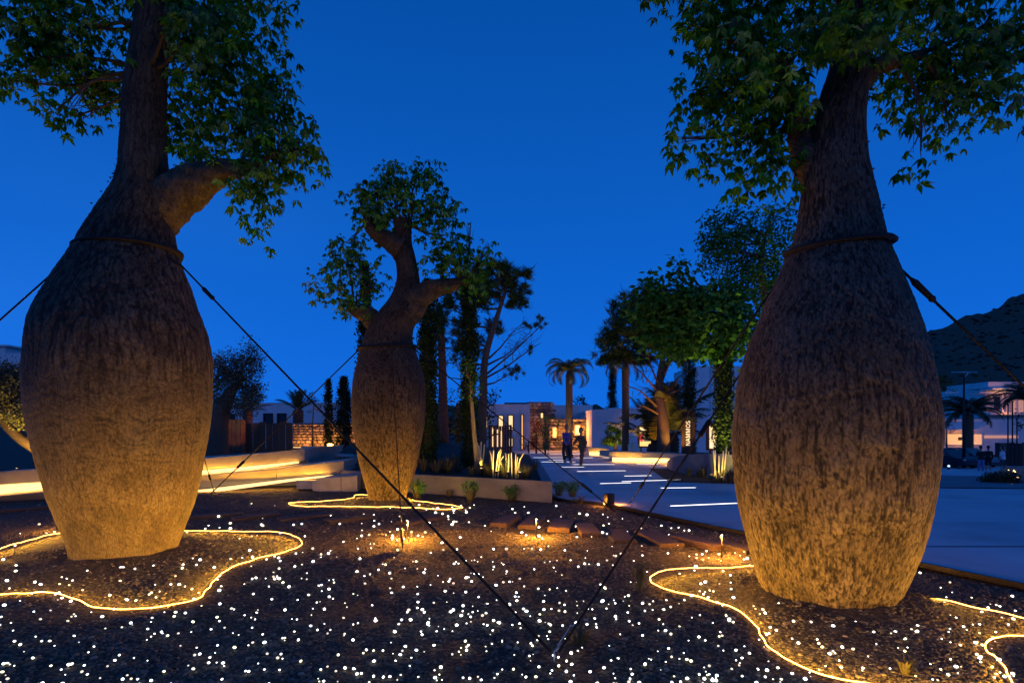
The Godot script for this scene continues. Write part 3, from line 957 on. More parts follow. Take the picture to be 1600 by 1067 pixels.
func benches() -> void:
	var amber := Color(1.0, 0.68, 0.2)
	var band := glow(1.0, 0.60, 0.22, 1.7)
	var o := blade("uppermost long concrete bench of the stacked three behind the fattest tree", [[-80, 743, 763, 12.0], [0, 737, 757, 12.5], [160, 727, 747, 13.7], [310, 717, 735, 15.0], [400, 709, 727, 15.8], [475, 701, 720, 16.5]], 4.5, 0.22, 24, M.concrete)
	led_band(o, [[-80, 763, 780, 12.3], [0, 757.5, 774, 12.8], [160, 747.5, 759, 14.0], [310, 735.5, 744, 15.25], [400, 727.5, 733, 16.1], [466, 721, 723.5, 16.7]], 0.5, band, amber)
	o = blade("middle concrete bench of the stacked three, its tip pointing at the smallest bottle tree", [[-80, 783, 792, 11.4], [0, 775, 785, 12.0], [160, 760, 777, 13.0], [310, 744, 765, 14.3], [400, 736, 754, 14.8], [460, 729, 747, 15.0], [537, 720, 741, 15.2]], 2.0, 0.22, 28, M.concrete)
	led_band(o, [[250, 770, 776, 13.6], [310, 765.5, 772, 14.3], [400, 754.5, 760, 14.95], [460, 747.5, 751.5, 15.2], [528, 741.2, 743, 15.4]], 0.5, band, amber)
	o = blade("short bottom block of the stacked concrete benches, beside the smallest bottle tree", [[488, 752, 767, 14.25], [502, 748, 768.5, 14.2], [530, 745, 768.5, 14.2], [558, 743, 768.5, 14.2]], 1.4, 0.0, 10, M.concrete)
	var st := begin(false)
	hexa(st, [at(463, 764, 14.7), at(500, 764, 14.7), at(500, 757, 16.0), at(463, 757, 16.0), at(463, 751, 14.7), at(500, 751, 14.7), at(500, 748, 16.0), at(463, 748, 16.0)])
	obj("plinth", st, M.concrete, o, -o.position)
	st = begin(false)
	hexa(st, [at(476, 740, 20.0), at(622, 740, 20.0), at(640, 730, 29.0), at(470, 730, 29.0), at(476, 713, 20.0), at(622, 713, 20.0), at(640, 697.5, 29.0), at(470, 697.5, 29.0)])
	tag(obj("concrete_terrace", st, M.concrete), "low pale concrete terrace behind the stacked benches and the smallest tree", "terrace")
	o = thing("box_lamp", "small glowing square lamp standing on the low concrete terrace", "lamp", Vector3(at(516, 699, 26.0).x, 0.69, -26.0))
	st = begin(false)
	box(st, Vector3(0, 0.04, 0), Vector3(0.26, 0.08, 0.26), Basis(), 0.01)
	obj("base", st, M.dark_metal, o)
	st = begin(false)
	box(st, Vector3(0, 0.17, 0), Vector3(0.24, 0.18, 0.24), Basis(), 0.01)
	obj("lamp_glass", st, M.window, o)
	omni(o, Vector3(0, 0.3, 0.2), amber, 0.15)
	# right of the path
	o = blade("nearer lit concrete bench on the right side of the path, below the lit pines", [[953, 706, 714, 27.0], [1000, 707, 715, 26.4], [1045, 709, 716, 25.0], [1078, 710, 718, 23.6]], 2.2, 0.2, 14, M.concrete)
	led_band(o, [[957, 714.5, 721, 27.1], [1000, 715.5, 722.5, 26.6], [1047, 716.5, 723.5, 25.2]], 0.5, band, amber)
	st = begin(false)
	hexa(st, [at(956, 727, 27.8), at(1048, 729, 26.0), at(1048, 727, 28), at(956, 726, 30), at(956, 713, 27.8), at(1048, 715, 26.0), at(1048, 714, 28), at(956, 711, 30)])
	obj("plinth", st, M.concrete, o, -o.position)
	o = blade("farther lit concrete bench on the right side of the path, near the two walkers", [[919, 699.5, 706, 34.0], [935, 700, 706.5, 33.5], [951, 701, 707, 33.0]], 2.6, 0.2, 8, M.concrete)
	led_band(o, [[921, 706.3, 711, 34.1], [949, 707.3, 711.8, 33.2]], 0.5, band, amber)
	st = begin(false)
	hexa(st, [at(921, 714, 34.4), at(949, 715, 33.5), at(949, 712, 36), at(921, 711, 37), at(921, 705, 34.4), at(949, 706, 33.5), at(949, 704, 36), at(921, 704, 37)])
	obj("plinth", st, M.concrete, o, -o.position)
	st = begin(false)
	var secs := []
	for r in resample([[1043, 721, 735, 22.4], [1050, 715, 739, 21.0], [1068, 711, 744, 19.6], [1090, 709.5, 748, 18.6], [1112, 709, 752, 17.6], [1150, 711, 758, 16.4]], 20):
		var a := at(r[0], r[1], r[3])
		var b := Vector3(a.x, 0.0, a.z)
		secs.append([a + Vector3(0.25, 0, -0.3), a, b, b + Vector3(0.25, 0, -0.3)])
	loft(st, secs)
	tag(obj("planter_wall", st, M.grey_concrete), "curved grey planter wall sweeping round to the right of the lit benches", "planter wall")
	st = begin(false)
	quad(st, Vector3(5.6, 0.036, -22.2), Vector3(6.6, 0.036, -22.2), Vector3(8.6, 0.036, -15.2), Vector3(4.75, 0.036, -16.4))
	var bed := obj("planting_bed", st, M.soil)
	bed.set_meta("kind", "structure")
	# the planter in the middle
	st = begin(false)
	secs = []
	for q in [[-6.2, 16.4], [-4.4, 15.0], [-2.6, 13.9], [0.88, 11.95], [0.95, 16.0], [1.0, 21.5]]:
		var p := Vector3(q[0], 0, -q[1])
		var away := Vector3(-0.12, 0, -0.22) if q[0] < 0.5 else Vector3(-0.22, 0, -0.2 if q[1] < 13.0 else 0.0)
		secs.append([p + away + Vector3.UP * 0.47, p + Vector3.UP * 0.47, p, p + away])
	loft(st, secs)
	tag(obj("planter_wall", st, M.grey_concrete), "straight low planter wall right behind the smallest tree, full of grasses", "planter wall")
	st = begin()
	var nz := noise(FastNoiseLite.TYPE_SIMPLEX_SMOOTH, 0.4, 12, 2)
	for i in 16:
		for k in 12:
			var q := []
			for e in [[i, k], [i, k + 1], [i + 1, k + 1], [i + 1, k]]:
				var v: float = e[1] / 12.0
				var u: float = e[0] / 16.0
				var front := lerpf(16.2, 12.15, u)
				var d := lerpf(front, 27.0, v)
				var x := lerpf(-6.0, 0.74 + 0.1 * v, u) if v == 0.0 else lerpf(-6.5 - v, 0.74 + 0.1 * v, u)
				q.append(Vector3(x, 0.40 + 0.6 * smoothstep(0.25, 0.85, v) * smoothstep(1.0, 0.55, u) + nz.get_noise_2d(x, d) * 0.06, -d))
			quad(st, q[0], q[1], q[2], q[3])
	bed = obj("planted_mound", st, M.soil)
	bed.set_meta("kind", "structure")

# ---------------------------------------------------------------- buildings
func slab_box(st: SurfaceTool, x0: float, y0: float, x1: float, y1: float, d: float, deep: float) -> void:
	var a := at(x0, y1, d)
	var b := at(x1, y0, d)
	box(st, Vector3((a.x + b.x) / 2.0, (a.y + b.y) / 2.0, -d - deep / 2.0), Vector3(b.x - a.x, b.y - a.y, deep))

func block(n: String, label: String, cat: String, x0: float, y0: float, x1: float, d: float, deep: float, m: Material, floor_y := 0.0) -> Node3D:
	var o := thing(n, label, cat, Vector3(at((x0 + x1) / 2.0, 672, d).x, floor_y, -d))
	var a := at(x0, y0, d)
	var b := at(x1, y0, d)
	var st := begin(false)
	box(st, Vector3((a.x + b.x) / 2.0, (a.y + floor_y) / 2.0, -d - deep / 2.0) - o.position, Vector3(b.x - a.x, a.y - floor_y, deep))
	obj("wall", st, m, o)
	st = begin(false)                              # parapet cap
	box(st, Vector3((a.x + b.x) / 2.0, a.y + 0.04, -d - deep / 2.0) - o.position, Vector3(b.x - a.x + 0.06, 0.08, deep + 0.06))
	obj("parapet", st, m, o)
	return o

func opening(o: Node3D, x0: float, y0: float, x1: float, y1: float, d: float, pane: Material, frame_m: Material) -> void:
	var a := at(x0, y1, d) - o.position
	var b := at(x1, y0, d) - o.position
	var st := begin(false)
	var t := 0.07
	for q in [[a.x - t, a.y - t, a.x, b.y + t], [b.x, a.y - t, b.x + t, b.y + t], [a.x, b.y, b.x, b.y + t], [a.x, a.y - t, b.x, a.y]]:
		box(st, Vector3((q[0] + q[2]) / 2.0, (q[1] + q[3]) / 2.0, a.z + 0.06), Vector3(q[2] - q[0], q[3] - q[1], 0.14))
	var w := obj("window", st, frame_m, o)
	st = begin(false)
	box(st, Vector3((a.x + b.x) / 2.0, (a.y + b.y) / 2.0, a.z + 0.015), Vector3(b.x - a.x, b.y - a.y, 0.02))
	obj("pane", st, pane, w)

func planks(o: Node3D, x0: float, y0: float, x1: float, d: float, n: int, m: Array, base_y := 0.0, skip := []) -> void:
	for k in n:
		if k in skip:
			continue
		var a := at(lerpf(x0, x1, float(k) / n), y0, d)
		var b := at(lerpf(x0, x1, float(k + 1) / n), y0, d)
		var st := begin(false)
		var top := a.y + R.randf_range(-0.05, 0.05)
		box(st, Vector3((a.x + b.x) / 2.0, (top + base_y) / 2.0, -d + R.randf_range(-0.03, 0.03)) - o.position, Vector3((b.x - a.x) * 0.9, top - base_y, 0.06), Basis(), 0.012)
		obj("plank", st, m[R.randi() % m.size()], o)

func stones(o: Node3D, x0: float, y0: float, x1: float, y1: float, d: float, size: float) -> void:    # rubble facing, too small to pick apart
	var xf := []
	var cols := []
	var a := at(x0, y1, d) - o.position
	var b := at(x1, y0, d) - o.position
	var y := a.y
	while y < b.y:
		var h := size * R.randf_range(0.55, 0.9)
		var x := a.x
		while x < b.x:
			var w := size * R.randf_range(0.8, 1.8)
			xf.append(Transform3D(Basis.from_euler(Vector3(R.randf_range(-0.1, 0.1), R.randf_range(-0.15, 0.15), R.randf_range(-0.1, 0.1))).scaled(Vector3(w * 0.5, h * 0.56, 0.1)), Vector3(x + w / 2.0, y + h / 2.0, a.z)))
			var v := R.randf_range(0.12, 0.36)
			cols.append(Color(v, v * R.randf_range(0.8, 0.92), v * R.randf_range(0.6, 0.8)))
			x += w
		y += h
	var m := mat(1, 1, 1, 0.9)
	m.vertex_color_use_as_albedo = true
	stuff(multi("stones", pebble_mesh(9), m, xf, o, cols))

func buildings() -> void:
	var amber := Color(1.0, 0.62, 0.25)
	var dim := glow(1.0, 0.42, 0.09, 1.1)
	# white building with tall lit slots
	var o := block("white_building", "white flat-roofed building with three tall lit slot windows at the path's far end", "building", 756, 633, 828, 41.0, 7.0, M.render)
	opening(o, 779.5, 650, 785.5, 676, 41.0, M.window, M.corten)
	opening(o, 795, 649.5, 801, 671, 41.0, M.window, M.corten)
	opening(o, 795, 685, 800.5, 697, 41.0, M.window, M.corten)
	opening(o, 815, 648.5, 817, 702, 41.0, dim, M.corten)
	opening(o, 748 + 10, 651, 748 + 13, 668, 41.0, M.window, M.corten)
	var st := begin(false)
	slab_box(st, 770, 640, 782, 633.4, 44.0, 1.0)
	o = block("stone_building", "rubble stone block rising behind the white slot-window building", "building", 824, 629.5, 861, 43.0, 6.0, M.stonewall)
	stones(o, 824, 630, 861, 706, 42.95, 0.34)
	opening(o, 845, 645.5, 848.5, 653, 42.8, M.window, M.dark_metal)
	st = begin(false)
	slab_box(st, 788, 629, 824, 634, 45.0, 4.0)
	obj("roof", st, M.dark_metal, o, -o.position)
	o = block("white_building", "small plain white building between the stone block and the single palm", "building", 861, 634.5, 926, 47.0, 6.0, M.render)
	opening(o, 861.5, 647, 865, 651.5, 47.0, M.void, M.dark_metal)
	o = block("stone_wall", "stone garden wall with an orange lit niche behind the single palm", "wall", 858, 656, 925, 42.0, 0.6, M.stonewall)
	stones(o, 858, 656, 925, 700, 41.95, 0.32)
	opening(o, 899, 665, 906, 679, 41.8, dim, M.stonewall)
	opening(o, 864, 668, 869, 683, 41.8, dim, M.stonewall)
	omni(o, at(902, 672, 41.2) - o.position, amber, 0.6)
	omni(o, at(866, 676, 41.2) - o.position, amber, 0.45)
	o = block("white_wall_building", "long low white building behind the pines and the two lit posters", "building", 925, 641.5, 1300, 39.0, 8.0, M.render)
	st = begin(false)
	slab_box(st, 951, 637.5, 994, 641.3, 41.0, 3.0)
	obj("roof_light_box", st, M.render, o, -o.position)
	o = block("tall_white_building", "tall ribbed white facade rising behind the long low building", "building", 1086, 573, 1330, 62.0, 8.0, M.render)
	for x in [1112, 1142, 1172, 1202]:
		st = begin(false)
		slab_box(st, x, 574, x + 4, 700, 61.7, 0.3)
		obj("rib", st, M.render, o, -o.position)
	o = block("white_building", "long white house with two dark square windows behind the plank fence", "building", 340, 630.5, 560, 46.0, 8.0, M.render)
	opening(o, 413, 647, 425, 661, 46.0, M.void, M.dark_metal)
	opening(o, 434.5, 647, 446, 661, 46.0, M.void, M.dark_metal)
	opening(o, 357, 648, 366, 661, 46.0, M.void, M.dark_metal)
	# plank screens
	o = thing("plank_screen", "dark rust-coloured plank screen right of the fattest tree", "fence", Vector3(at(355, 672, 28.0).x, 0, -28.0))
	planks(o, 322, 655.5, 384, 28.0, 8, [M.corten, M.wood, M.corten])
	o = thing("plank_screen", "grey brown plank screen below the two dark square windows", "fence", Vector3(at(420, 672, 28.4).x, 0, -28.4))
	planks(o, 384, 660, 456, 28.4, 7, [M.wood, M.stonewall, M.wood])
	o = thing("garden_light", "small uplight washing the rust-coloured plank screen", "lamp", at(362, 701, 27.0), "small garden uplights")
	uplight(o, Vector3(-0.3, 1.0, -0.5), amber, 0.15)
	o = thing("garden_light", "small uplight at the foot of the slim ivy stem by the plank screen", "lamp", at(350, 703, 26.5), "small garden uplights")
	uplight(o, Vector3(0.0, 1.0, -0.3), Color(1, 0.8, 0.35), 0.4)
	o = thing("plank_screen", "rusty steel screen of upright planks with lit slits before the white slot-window building", "fence", Vector3(at(780, 672, 37.0).x, 0, -37.0))
	planks(o, 763, 664.5, 800, 37.0, 9, [M.corten], 0.0)
	for x in [769.0, 776.5, 782.5]:
		st = begin(false)
		slab_box(st, x, 668 + (x - 769) * 0.4, x + 1.6, 698, 36.9, 0.02)
		obj("light_slit", st, M.window, o, -o.position)
	# low stone wall with hidden strip
	o = block("stone_wall", "low rubble garden wall lit orange along its foot, behind the stacked benches", "wall", 456, 663, 640, 31.0, 0.6, M.stonewall)
	stones(o, 456, 663, 640, 702, 30.95, 0.24)
	st = begin(false)
	var a := at(458, 699, 30.3)
	var b := at(640, 699, 30.3)
	box(st, (a + b) / 2.0 - o.position, Vector3(b.x - a.x, 0.04, 0.05))
	obj("led_strip", st, M.window, o)
	for k in 5:
		strip_light(o, a.lerp(b, k / 5.0) - o.position + Vector3(0, 0.04, 0), a.lerp(b, (k + 1) / 5.0) - o.position + Vector3(0, 0.04, 0), Vector3(0, 1, -0.5), 0.05, amber, 0.55)
	# the village on the right
	o = block("white_house", "low white house with an amber lit recess beyond the road", "house", 1470, 656, 1640, 66.0, 10.0, M.render, -1.4)
	opening(o, 1480, 678.5, 1534, 694.5, 65.9, glow(1.0, 0.42, 0.07, 0.75), M.render)
	st = begin()
	ball(st, at(1517, 687, 65.4) - o.position, Vector3.ONE * 0.28)
	obj("lamp_globe", st, glow(1.0, 0.75, 0.4, 4.0), o)
	st = begin(false)
	slab_box(st, 1499, 683, 1505, 688, 65.75, 0.1)
	obj("wall_hatch", st, M.void, o, -o.position)
	st = begin(false)
	slab_box(st, 1540, 680.5, 1592, 684.5, 65.9, 0.08)
	obj("light_panel", st, glow(1.0, 0.4, 0.08, 0.5), o, -o.position)
	st = begin(false)
	slab_box(st, 1470, 671, 1532, 673.5, 65.2, 1.0)
	obj("canopy", st, M.render, o, -o.position)
	omni(o, at(1517, 687, 64.2) - o.position, amber, 0.35)
	o = block("white_house", "two-storey white house with lit balcony columns on the hillside", "house", 1541, 611, 1660, 105.0, 10.0, M.render, -2.0)
	for q in [[1545, 596.5, 1660, 606, 103.5, 6.0], [1552, 606.5, 1660, 609, 102.5, 3.0], [1548, 644, 1660, 648, 102.5, 2.6], [1532, 612, 1660, 614.5, 102.6, 2.6]]:
		st = begin(false)
		slab_box(st, q[0], q[1], q[2], q[3], q[4], q[5])
		obj("balcony", st, M.render, o, -o.position)
	for x in [1567, 1575, 1590]:
		st = begin(false)
		slab_box(st, x, 614.5, x + 2.2, 644, 102.8, 0.3)
		obj("column", st, M.render, o, -o.position)
	opening(o, 1555, 608, 1572, 612.5, 104.7, glow(1.0, 0.5, 0.12, 0.5), M.render)
	opening(o, 1553, 620, 1563, 640, 104.9, M.void, M.render)
	opening(o, 1582, 625, 1600, 645, 104.9, glow(1.0, 0.4, 0.08, 0.4), M.render)
	st = begin()
	ball(st, at(1571.5, 609.5, 102) - o.position, Vector3.ONE * 0.22)
	obj("lamp_globe", st, glow(1.0, 0.7, 0.3, 3.0), o)
	omni(o, at(1571, 612, 101) - o.position, amber, 0.45)
	omni(o, at(1580, 640, 101.5) - o.position, amber, 0.4)
	var hs := [["white hillside house highest above the street lamp", 1502, 602, 1516, 180], ["flat white hillside house left of the street lamp", 1478, 612, 1500, 170], ["small white hillside house beside the bottle tree's right flank", 1476, 624, 1490, 160], ["wide white hillside house behind the feathery palm", 1492, 620, 1540, 150], ["white hillside house under the balcony house's roof line", 1532, 600, 1546, 140]]
	for h in hs:
		o = block("hillside_house", h[0], "house", h[1], h[2], h[3], h[4], 6.0, M.render, -2.0)
		opening(o, lerpf(h[1], h[3], 0.55), h[2] + 3, lerpf(h[1], h[3], 0.7), h[2] + 6, h[4], M.void, M.render)
		tag(o, h[0], "house", "white houses on the hillside")
	o = block("white_house", "pale villa on the hill beyond the olive tree at far left", "house", -40, 541, 7, 200.0, 8.0, M.render)
	st = begin(false)
	slab_box(st, -40, 538.5, 12, 541, 199, 9.0)
	obj("roof", st, M.render, o, -o.position)
	o = block("white_house", "pale low wall house on the hill just left of the fattest tree", "house", 8, 552, 40, 190.0, 6.0, M.render)
	o = thing("plank_screen", "dark upright board fence behind the group by the road", "fence", Vector3(at(1580, 672, 44.0).x, -1.3, -44.0))
	planks(o, 1556, 692, 1640, 44.0, 14, [M.wood, M.dark_metal], -1.3)

func ground_y(p: Vector3) -> float:
	var d := -p.z
	var u := (p.x + 6.0) / 6.74
	var front := lerpf(16.2, 12.15, u)
	if u > 0.0 and u < 1.0 and d > front and d < 27.0:
		return 0.40 + 0.6 * smoothstep(0.25, 0.85, (d - front) / (27.0 - front)) * smoothstep(1.0, 0.55, u)
	return plaza_point(p.x, d, 0.0).y - 0.03

func rooted(p: Vector3) -> Vector3:
	return Vector3(p.x, ground_y(p) - 0.05, p.z)

func uplight(o: Node3D, aim: Vector3, c: Color, e: float, angle := 40.0) -> void:
	o.position.y = ground_y(o.position) + 0.1
	var st := begin()
	tube(st, [Vector3(0, -0.25, 0), Vector3(0, 0.06, 0), Vector3(0, 0.12, 0)], [0.018, 0.018, 0.05], 8)
	obj("stem", st, M.dark_metal, o)
	st = begin()
	ball(st, Vector3(0, 0.125, 0), Vector3(0.03, 0.015, 0.03), 8, 4)
	obj("lamp_glass", st, M.window, o)
	spot(o, Vector3(0, 0.2, 0), aim, c, e, angle)

# ---------------------------------------------------------------- planting
func needle_tuft(sd: int, n: int, long: float) -> ArrayMesh:
	var st := begin(false)
	var rr := RandomNumberGenerator.new()
	rr.seed = sd
	for i in n:
		var a := rr.randf() * TAU
		var v := Vector3(cos(a), rr.randf_range(-0.25, 1.0), sin(a)).normalized() * long * rr.randf_range(0.6, 1.0)
		var w := v.cross(Vector3(rr.randf_range(-1, 1), 1, rr.randf_range(-1, 1))).normalized() * long * 0.055
		var b := Vector3(rr.randf_range(-1, 1), rr.randf_range(-1, 1), rr.randf_range(-1, 1)) * long * 0.35
		tri(st, b - w, b + w, b + v)
	st.generate_normals()
	return st.commit()

func small_leaves(sd: int, n: int, spread: float, leaf: float, long := 2.2) -> ArrayMesh:
	var st := begin(false)
	var rr := RandomNumberGenerator.new()
	rr.seed = sd
	for i in n:
		var c := Vector3(rr.randf_range(-1, 1), rr.randf_range(-1, 1), rr.randf_range(-1, 1)) * spread
		var d := Vector3(rr.randf_range(-1, 1), rr.randf_range(-0.9, 0.6), rr.randf_range(-1, 1)).normalized() * leaf * long
		var w := d.cross(Vector3(rr.randf_range(-1, 1), rr.randf_range(-1, 1), rr.randf_range(-1, 1))).normalized() * leaf * 0.5
		tri(st, c, c + d * 0.5 + w, c + d)
		tri(st, c, c + d, c + d * 0.5 - w)
	st.generate_normals()
	return st.commit()

func tree(n: String, label: String, trunk: Array, rad: Array, lobes: Array, dens: float, scale: float, clump: ArrayMesh, m: Material, bark_m: Material, group := "", twig_thick := 0.03) -> Node3D:
	var base: Vector3 = trunk[0]
	if base.y > ground_y(base) + 0.1:
		base = Vector3(base.x, ground_y(base), base.z)
		trunk = [base] + trunk
		rad = [rad[0] * 1.1] + rad
	var o := thing(n, label, "tree", base, group)
	var st := begin()
	var pts := spline(trunk, 0.5)
	var rr := []
	for i in pts.size():
		var t := float(i) / (pts.size() - 1) * (rad.size() - 1)
		var k := mini(int(t), rad.size() - 2)
		rr.append(lerpf(rad[k], rad[k + 1], t - k))
	tube(st, pts, rr, 10)
	obj("trunk", st, bark_m, o, -base)
	var xf := []
	var cols := []
	for cl in in_lobes(lobes, dens, pts[-1], 0.8):
		var s := scale * R.randf_range(0.6, 1.25)
		xf.append(Transform3D(Basis.from_euler(Vector3(R.randf_range(-0.6, 0.6), R.randf() * TAU, R.randf_range(-0.6, 0.6))).scaled(Vector3(s, s, s)), cl[0] - base))
		var v := R.randf_range(0.6, 1.4)
		cols.append(Color(v * R.randf_range(0.9, 1.2), v, v))
	if xf.size():
		stuff(multi("crown", clump, m, xf, o, cols))
	var starts := []
	for i in range(pts.size() / 2, pts.size()):
		starts.append(pts[i])
	if twig_thick > 0.0 and lobes.size():
		twigs(o, lobes, starts, bark_m, twig_thick)
	return o

func column_plant(n: String, label: String, x: float, ytop: float, ybot: float, half: float, d: float, m: Material, clump: ArrayMesh, stem_m: Material, taper := 0.5, group := "", dens := 1.0) -> Node3D:
	var base := at(x, ybot, d)
	base.y = ground_y(base)
	var o := thing(n, label, "tree", base, group)
	var top := at(x, ytop, d).y - base.y
	var r := half / F * d
	var st := begin()
	tube(st, [Vector3(0, -0.3, 0), Vector3(0, top * 0.5, 0), Vector3(0, top * 0.97, 0)], [r * 0.55, r * 0.45, r * 0.15], 9)
	obj("trunk", st, stem_m, o)
	var xf := []
	var cols := []
	for i in int(top * r * 260.0 * dens):
		var t := pow(R.randf(), 0.9)
		var a := R.randf() * TAU
		var rr := r * (1.0 if t < taper else lerpf(1.0, 0.15, (t - taper) / (1.0 - taper))) * R.randf_range(0.55, 1.12)
		var s := R.randf_range(0.7, 1.3)
		xf.append(Transform3D(Basis.from_euler(Vector3(R.randf_range(-0.5, 0.5), R.randf() * TAU, R.randf_range(-0.5, 0.5))).scaled(Vector3(s, s, s)), Vector3(cos(a) * rr, t * top, sin(a) * rr)))
		var v := R.randf_range(0.6, 1.4)
		cols.append(Color(v, v, v))
	stuff(multi("foliage", clump, m, xf, o, cols))
	return o

func frond_mesh(long: float, arch: float, pairs: int, leaf: float, sd: int, up := 0.9) -> ArrayMesh:    # a feather leaf growing along +x, then bending down
	var st := begin(false)
	var rr := RandomNumberGenerator.new()
	rr.seed = sd
	var p := Vector3.ZERO
	var ang := up
	var step := long / 14.0
	var spine := [p]
	var dirs := []
	for i in 14:
		var dir := Vector3(cos(ang), sin(ang), 0)
		p += dir * step
		spine.append(p)
		dirs.append(dir)
		ang -= arch / 14.0 * (0.5 + i / 14.0)
	dirs.append(dirs[-1])
	tube(st, spine, [0.025 * long * 0.5, 0.004], 4)
	st.set_smooth_group(-1)
	for i in pairs:
		var t := 0.12 + 0.88 * i / pairs
		var k := mini(int(t * 14), 13)
		var c: Vector3 = spine[k].lerp(spine[k + 1], t * 14 - k)
		var f: Vector3 = dirs[k]
		var l := leaf * sin(PI * (0.12 + 0.8 * t)) * rr.randf_range(0.8, 1.1)
		for s in [-1, 1]:
			var out := (Vector3(0, 0, s) * 0.85 + f * 0.6 - Vector3(0, 0.35 + rr.randf() * 0.3, 0)).normalized() * l
			var w := f * 0.03 * long * 0.45
			tri(st, c - w, c + w, c + out)
	st.generate_normals()
	return st.commit()

func palm(n: String, label: String, base: Vector3, high: float, r: float, long: float, count: int, arch: float, m: Material, bark_m: Material, lift := 1.1, cat := "palm", group := "") -> Node3D:
	high += base.y - ground_y(base)
	base.y = ground_y(base)
	var o := thing(n, label, cat, base, group)
	var st := begin()
	if high > 0.3:
		var pts := []
		var rad := []
		for i in int(high / 0.09):
			pts.append(Vector3(sin(i * 0.05) * 0.02, i * 0.09, 0))
			rad.append(r * (1.12 if i % 2 == 0 else 0.9) * (1.25 if i < 3 else 1.0))
		pts.append(Vector3(0, high + 0.1, 0)); rad.append(r * 0.6)
		tube(st, pts, rad, 10)
		obj("trunk", st, bark_m, o)
	var fr := [frond_mesh(long, arch, 34, long * 0.24, 3, lift), frond_mesh(long, arch * 1.25, 34, long * 0.22, 4, lift * 0.6), frond_mesh(long * 0.9, arch * 0.8, 34, long * 0.24, 5, lift * 1.25)]
	for i in count:
		var f := put("frond", fr[i % 3], m, o, Vector3(0, maxf(high, 0.05), 0))
		f.rotation = Vector3(R.randf_range(-0.12, 0.12), TAU * i / count * 2.4, R.randf_range(-0.2, 0.2))
	return o

func tuft_mesh(n: int, high: float, wide: float, sd: int) -> ArrayMesh:
	var st := begin(false)
	var rr := RandomNumberGenerator.new()
	rr.seed = sd
	for i in n:
		var a := rr.randf() * TAU
		var o := Vector3(cos(a), 0, sin(a))
		var b := o * rr.randf() * wide * 0.25
		var h := high * rr.randf_range(0.5, 1.0)
		var mid := b + o * wide * 0.25 + Vector3.UP * h * 0.65
		var tip := b + o * wide * rr.randf_range(0.4, 0.9) + Vector3.UP * h * rr.randf_range(0.75, 1.0)
		var w := o.cross(Vector3.UP) * 0.012 * (0.6 + high)
		quad(st, b - w, mid - w * 0.8, mid + w * 0.8, b + w)
		tri(st, mid - w * 0.8, tip, mid + w * 0.8)
	st.generate_normals()
	return st.commit()

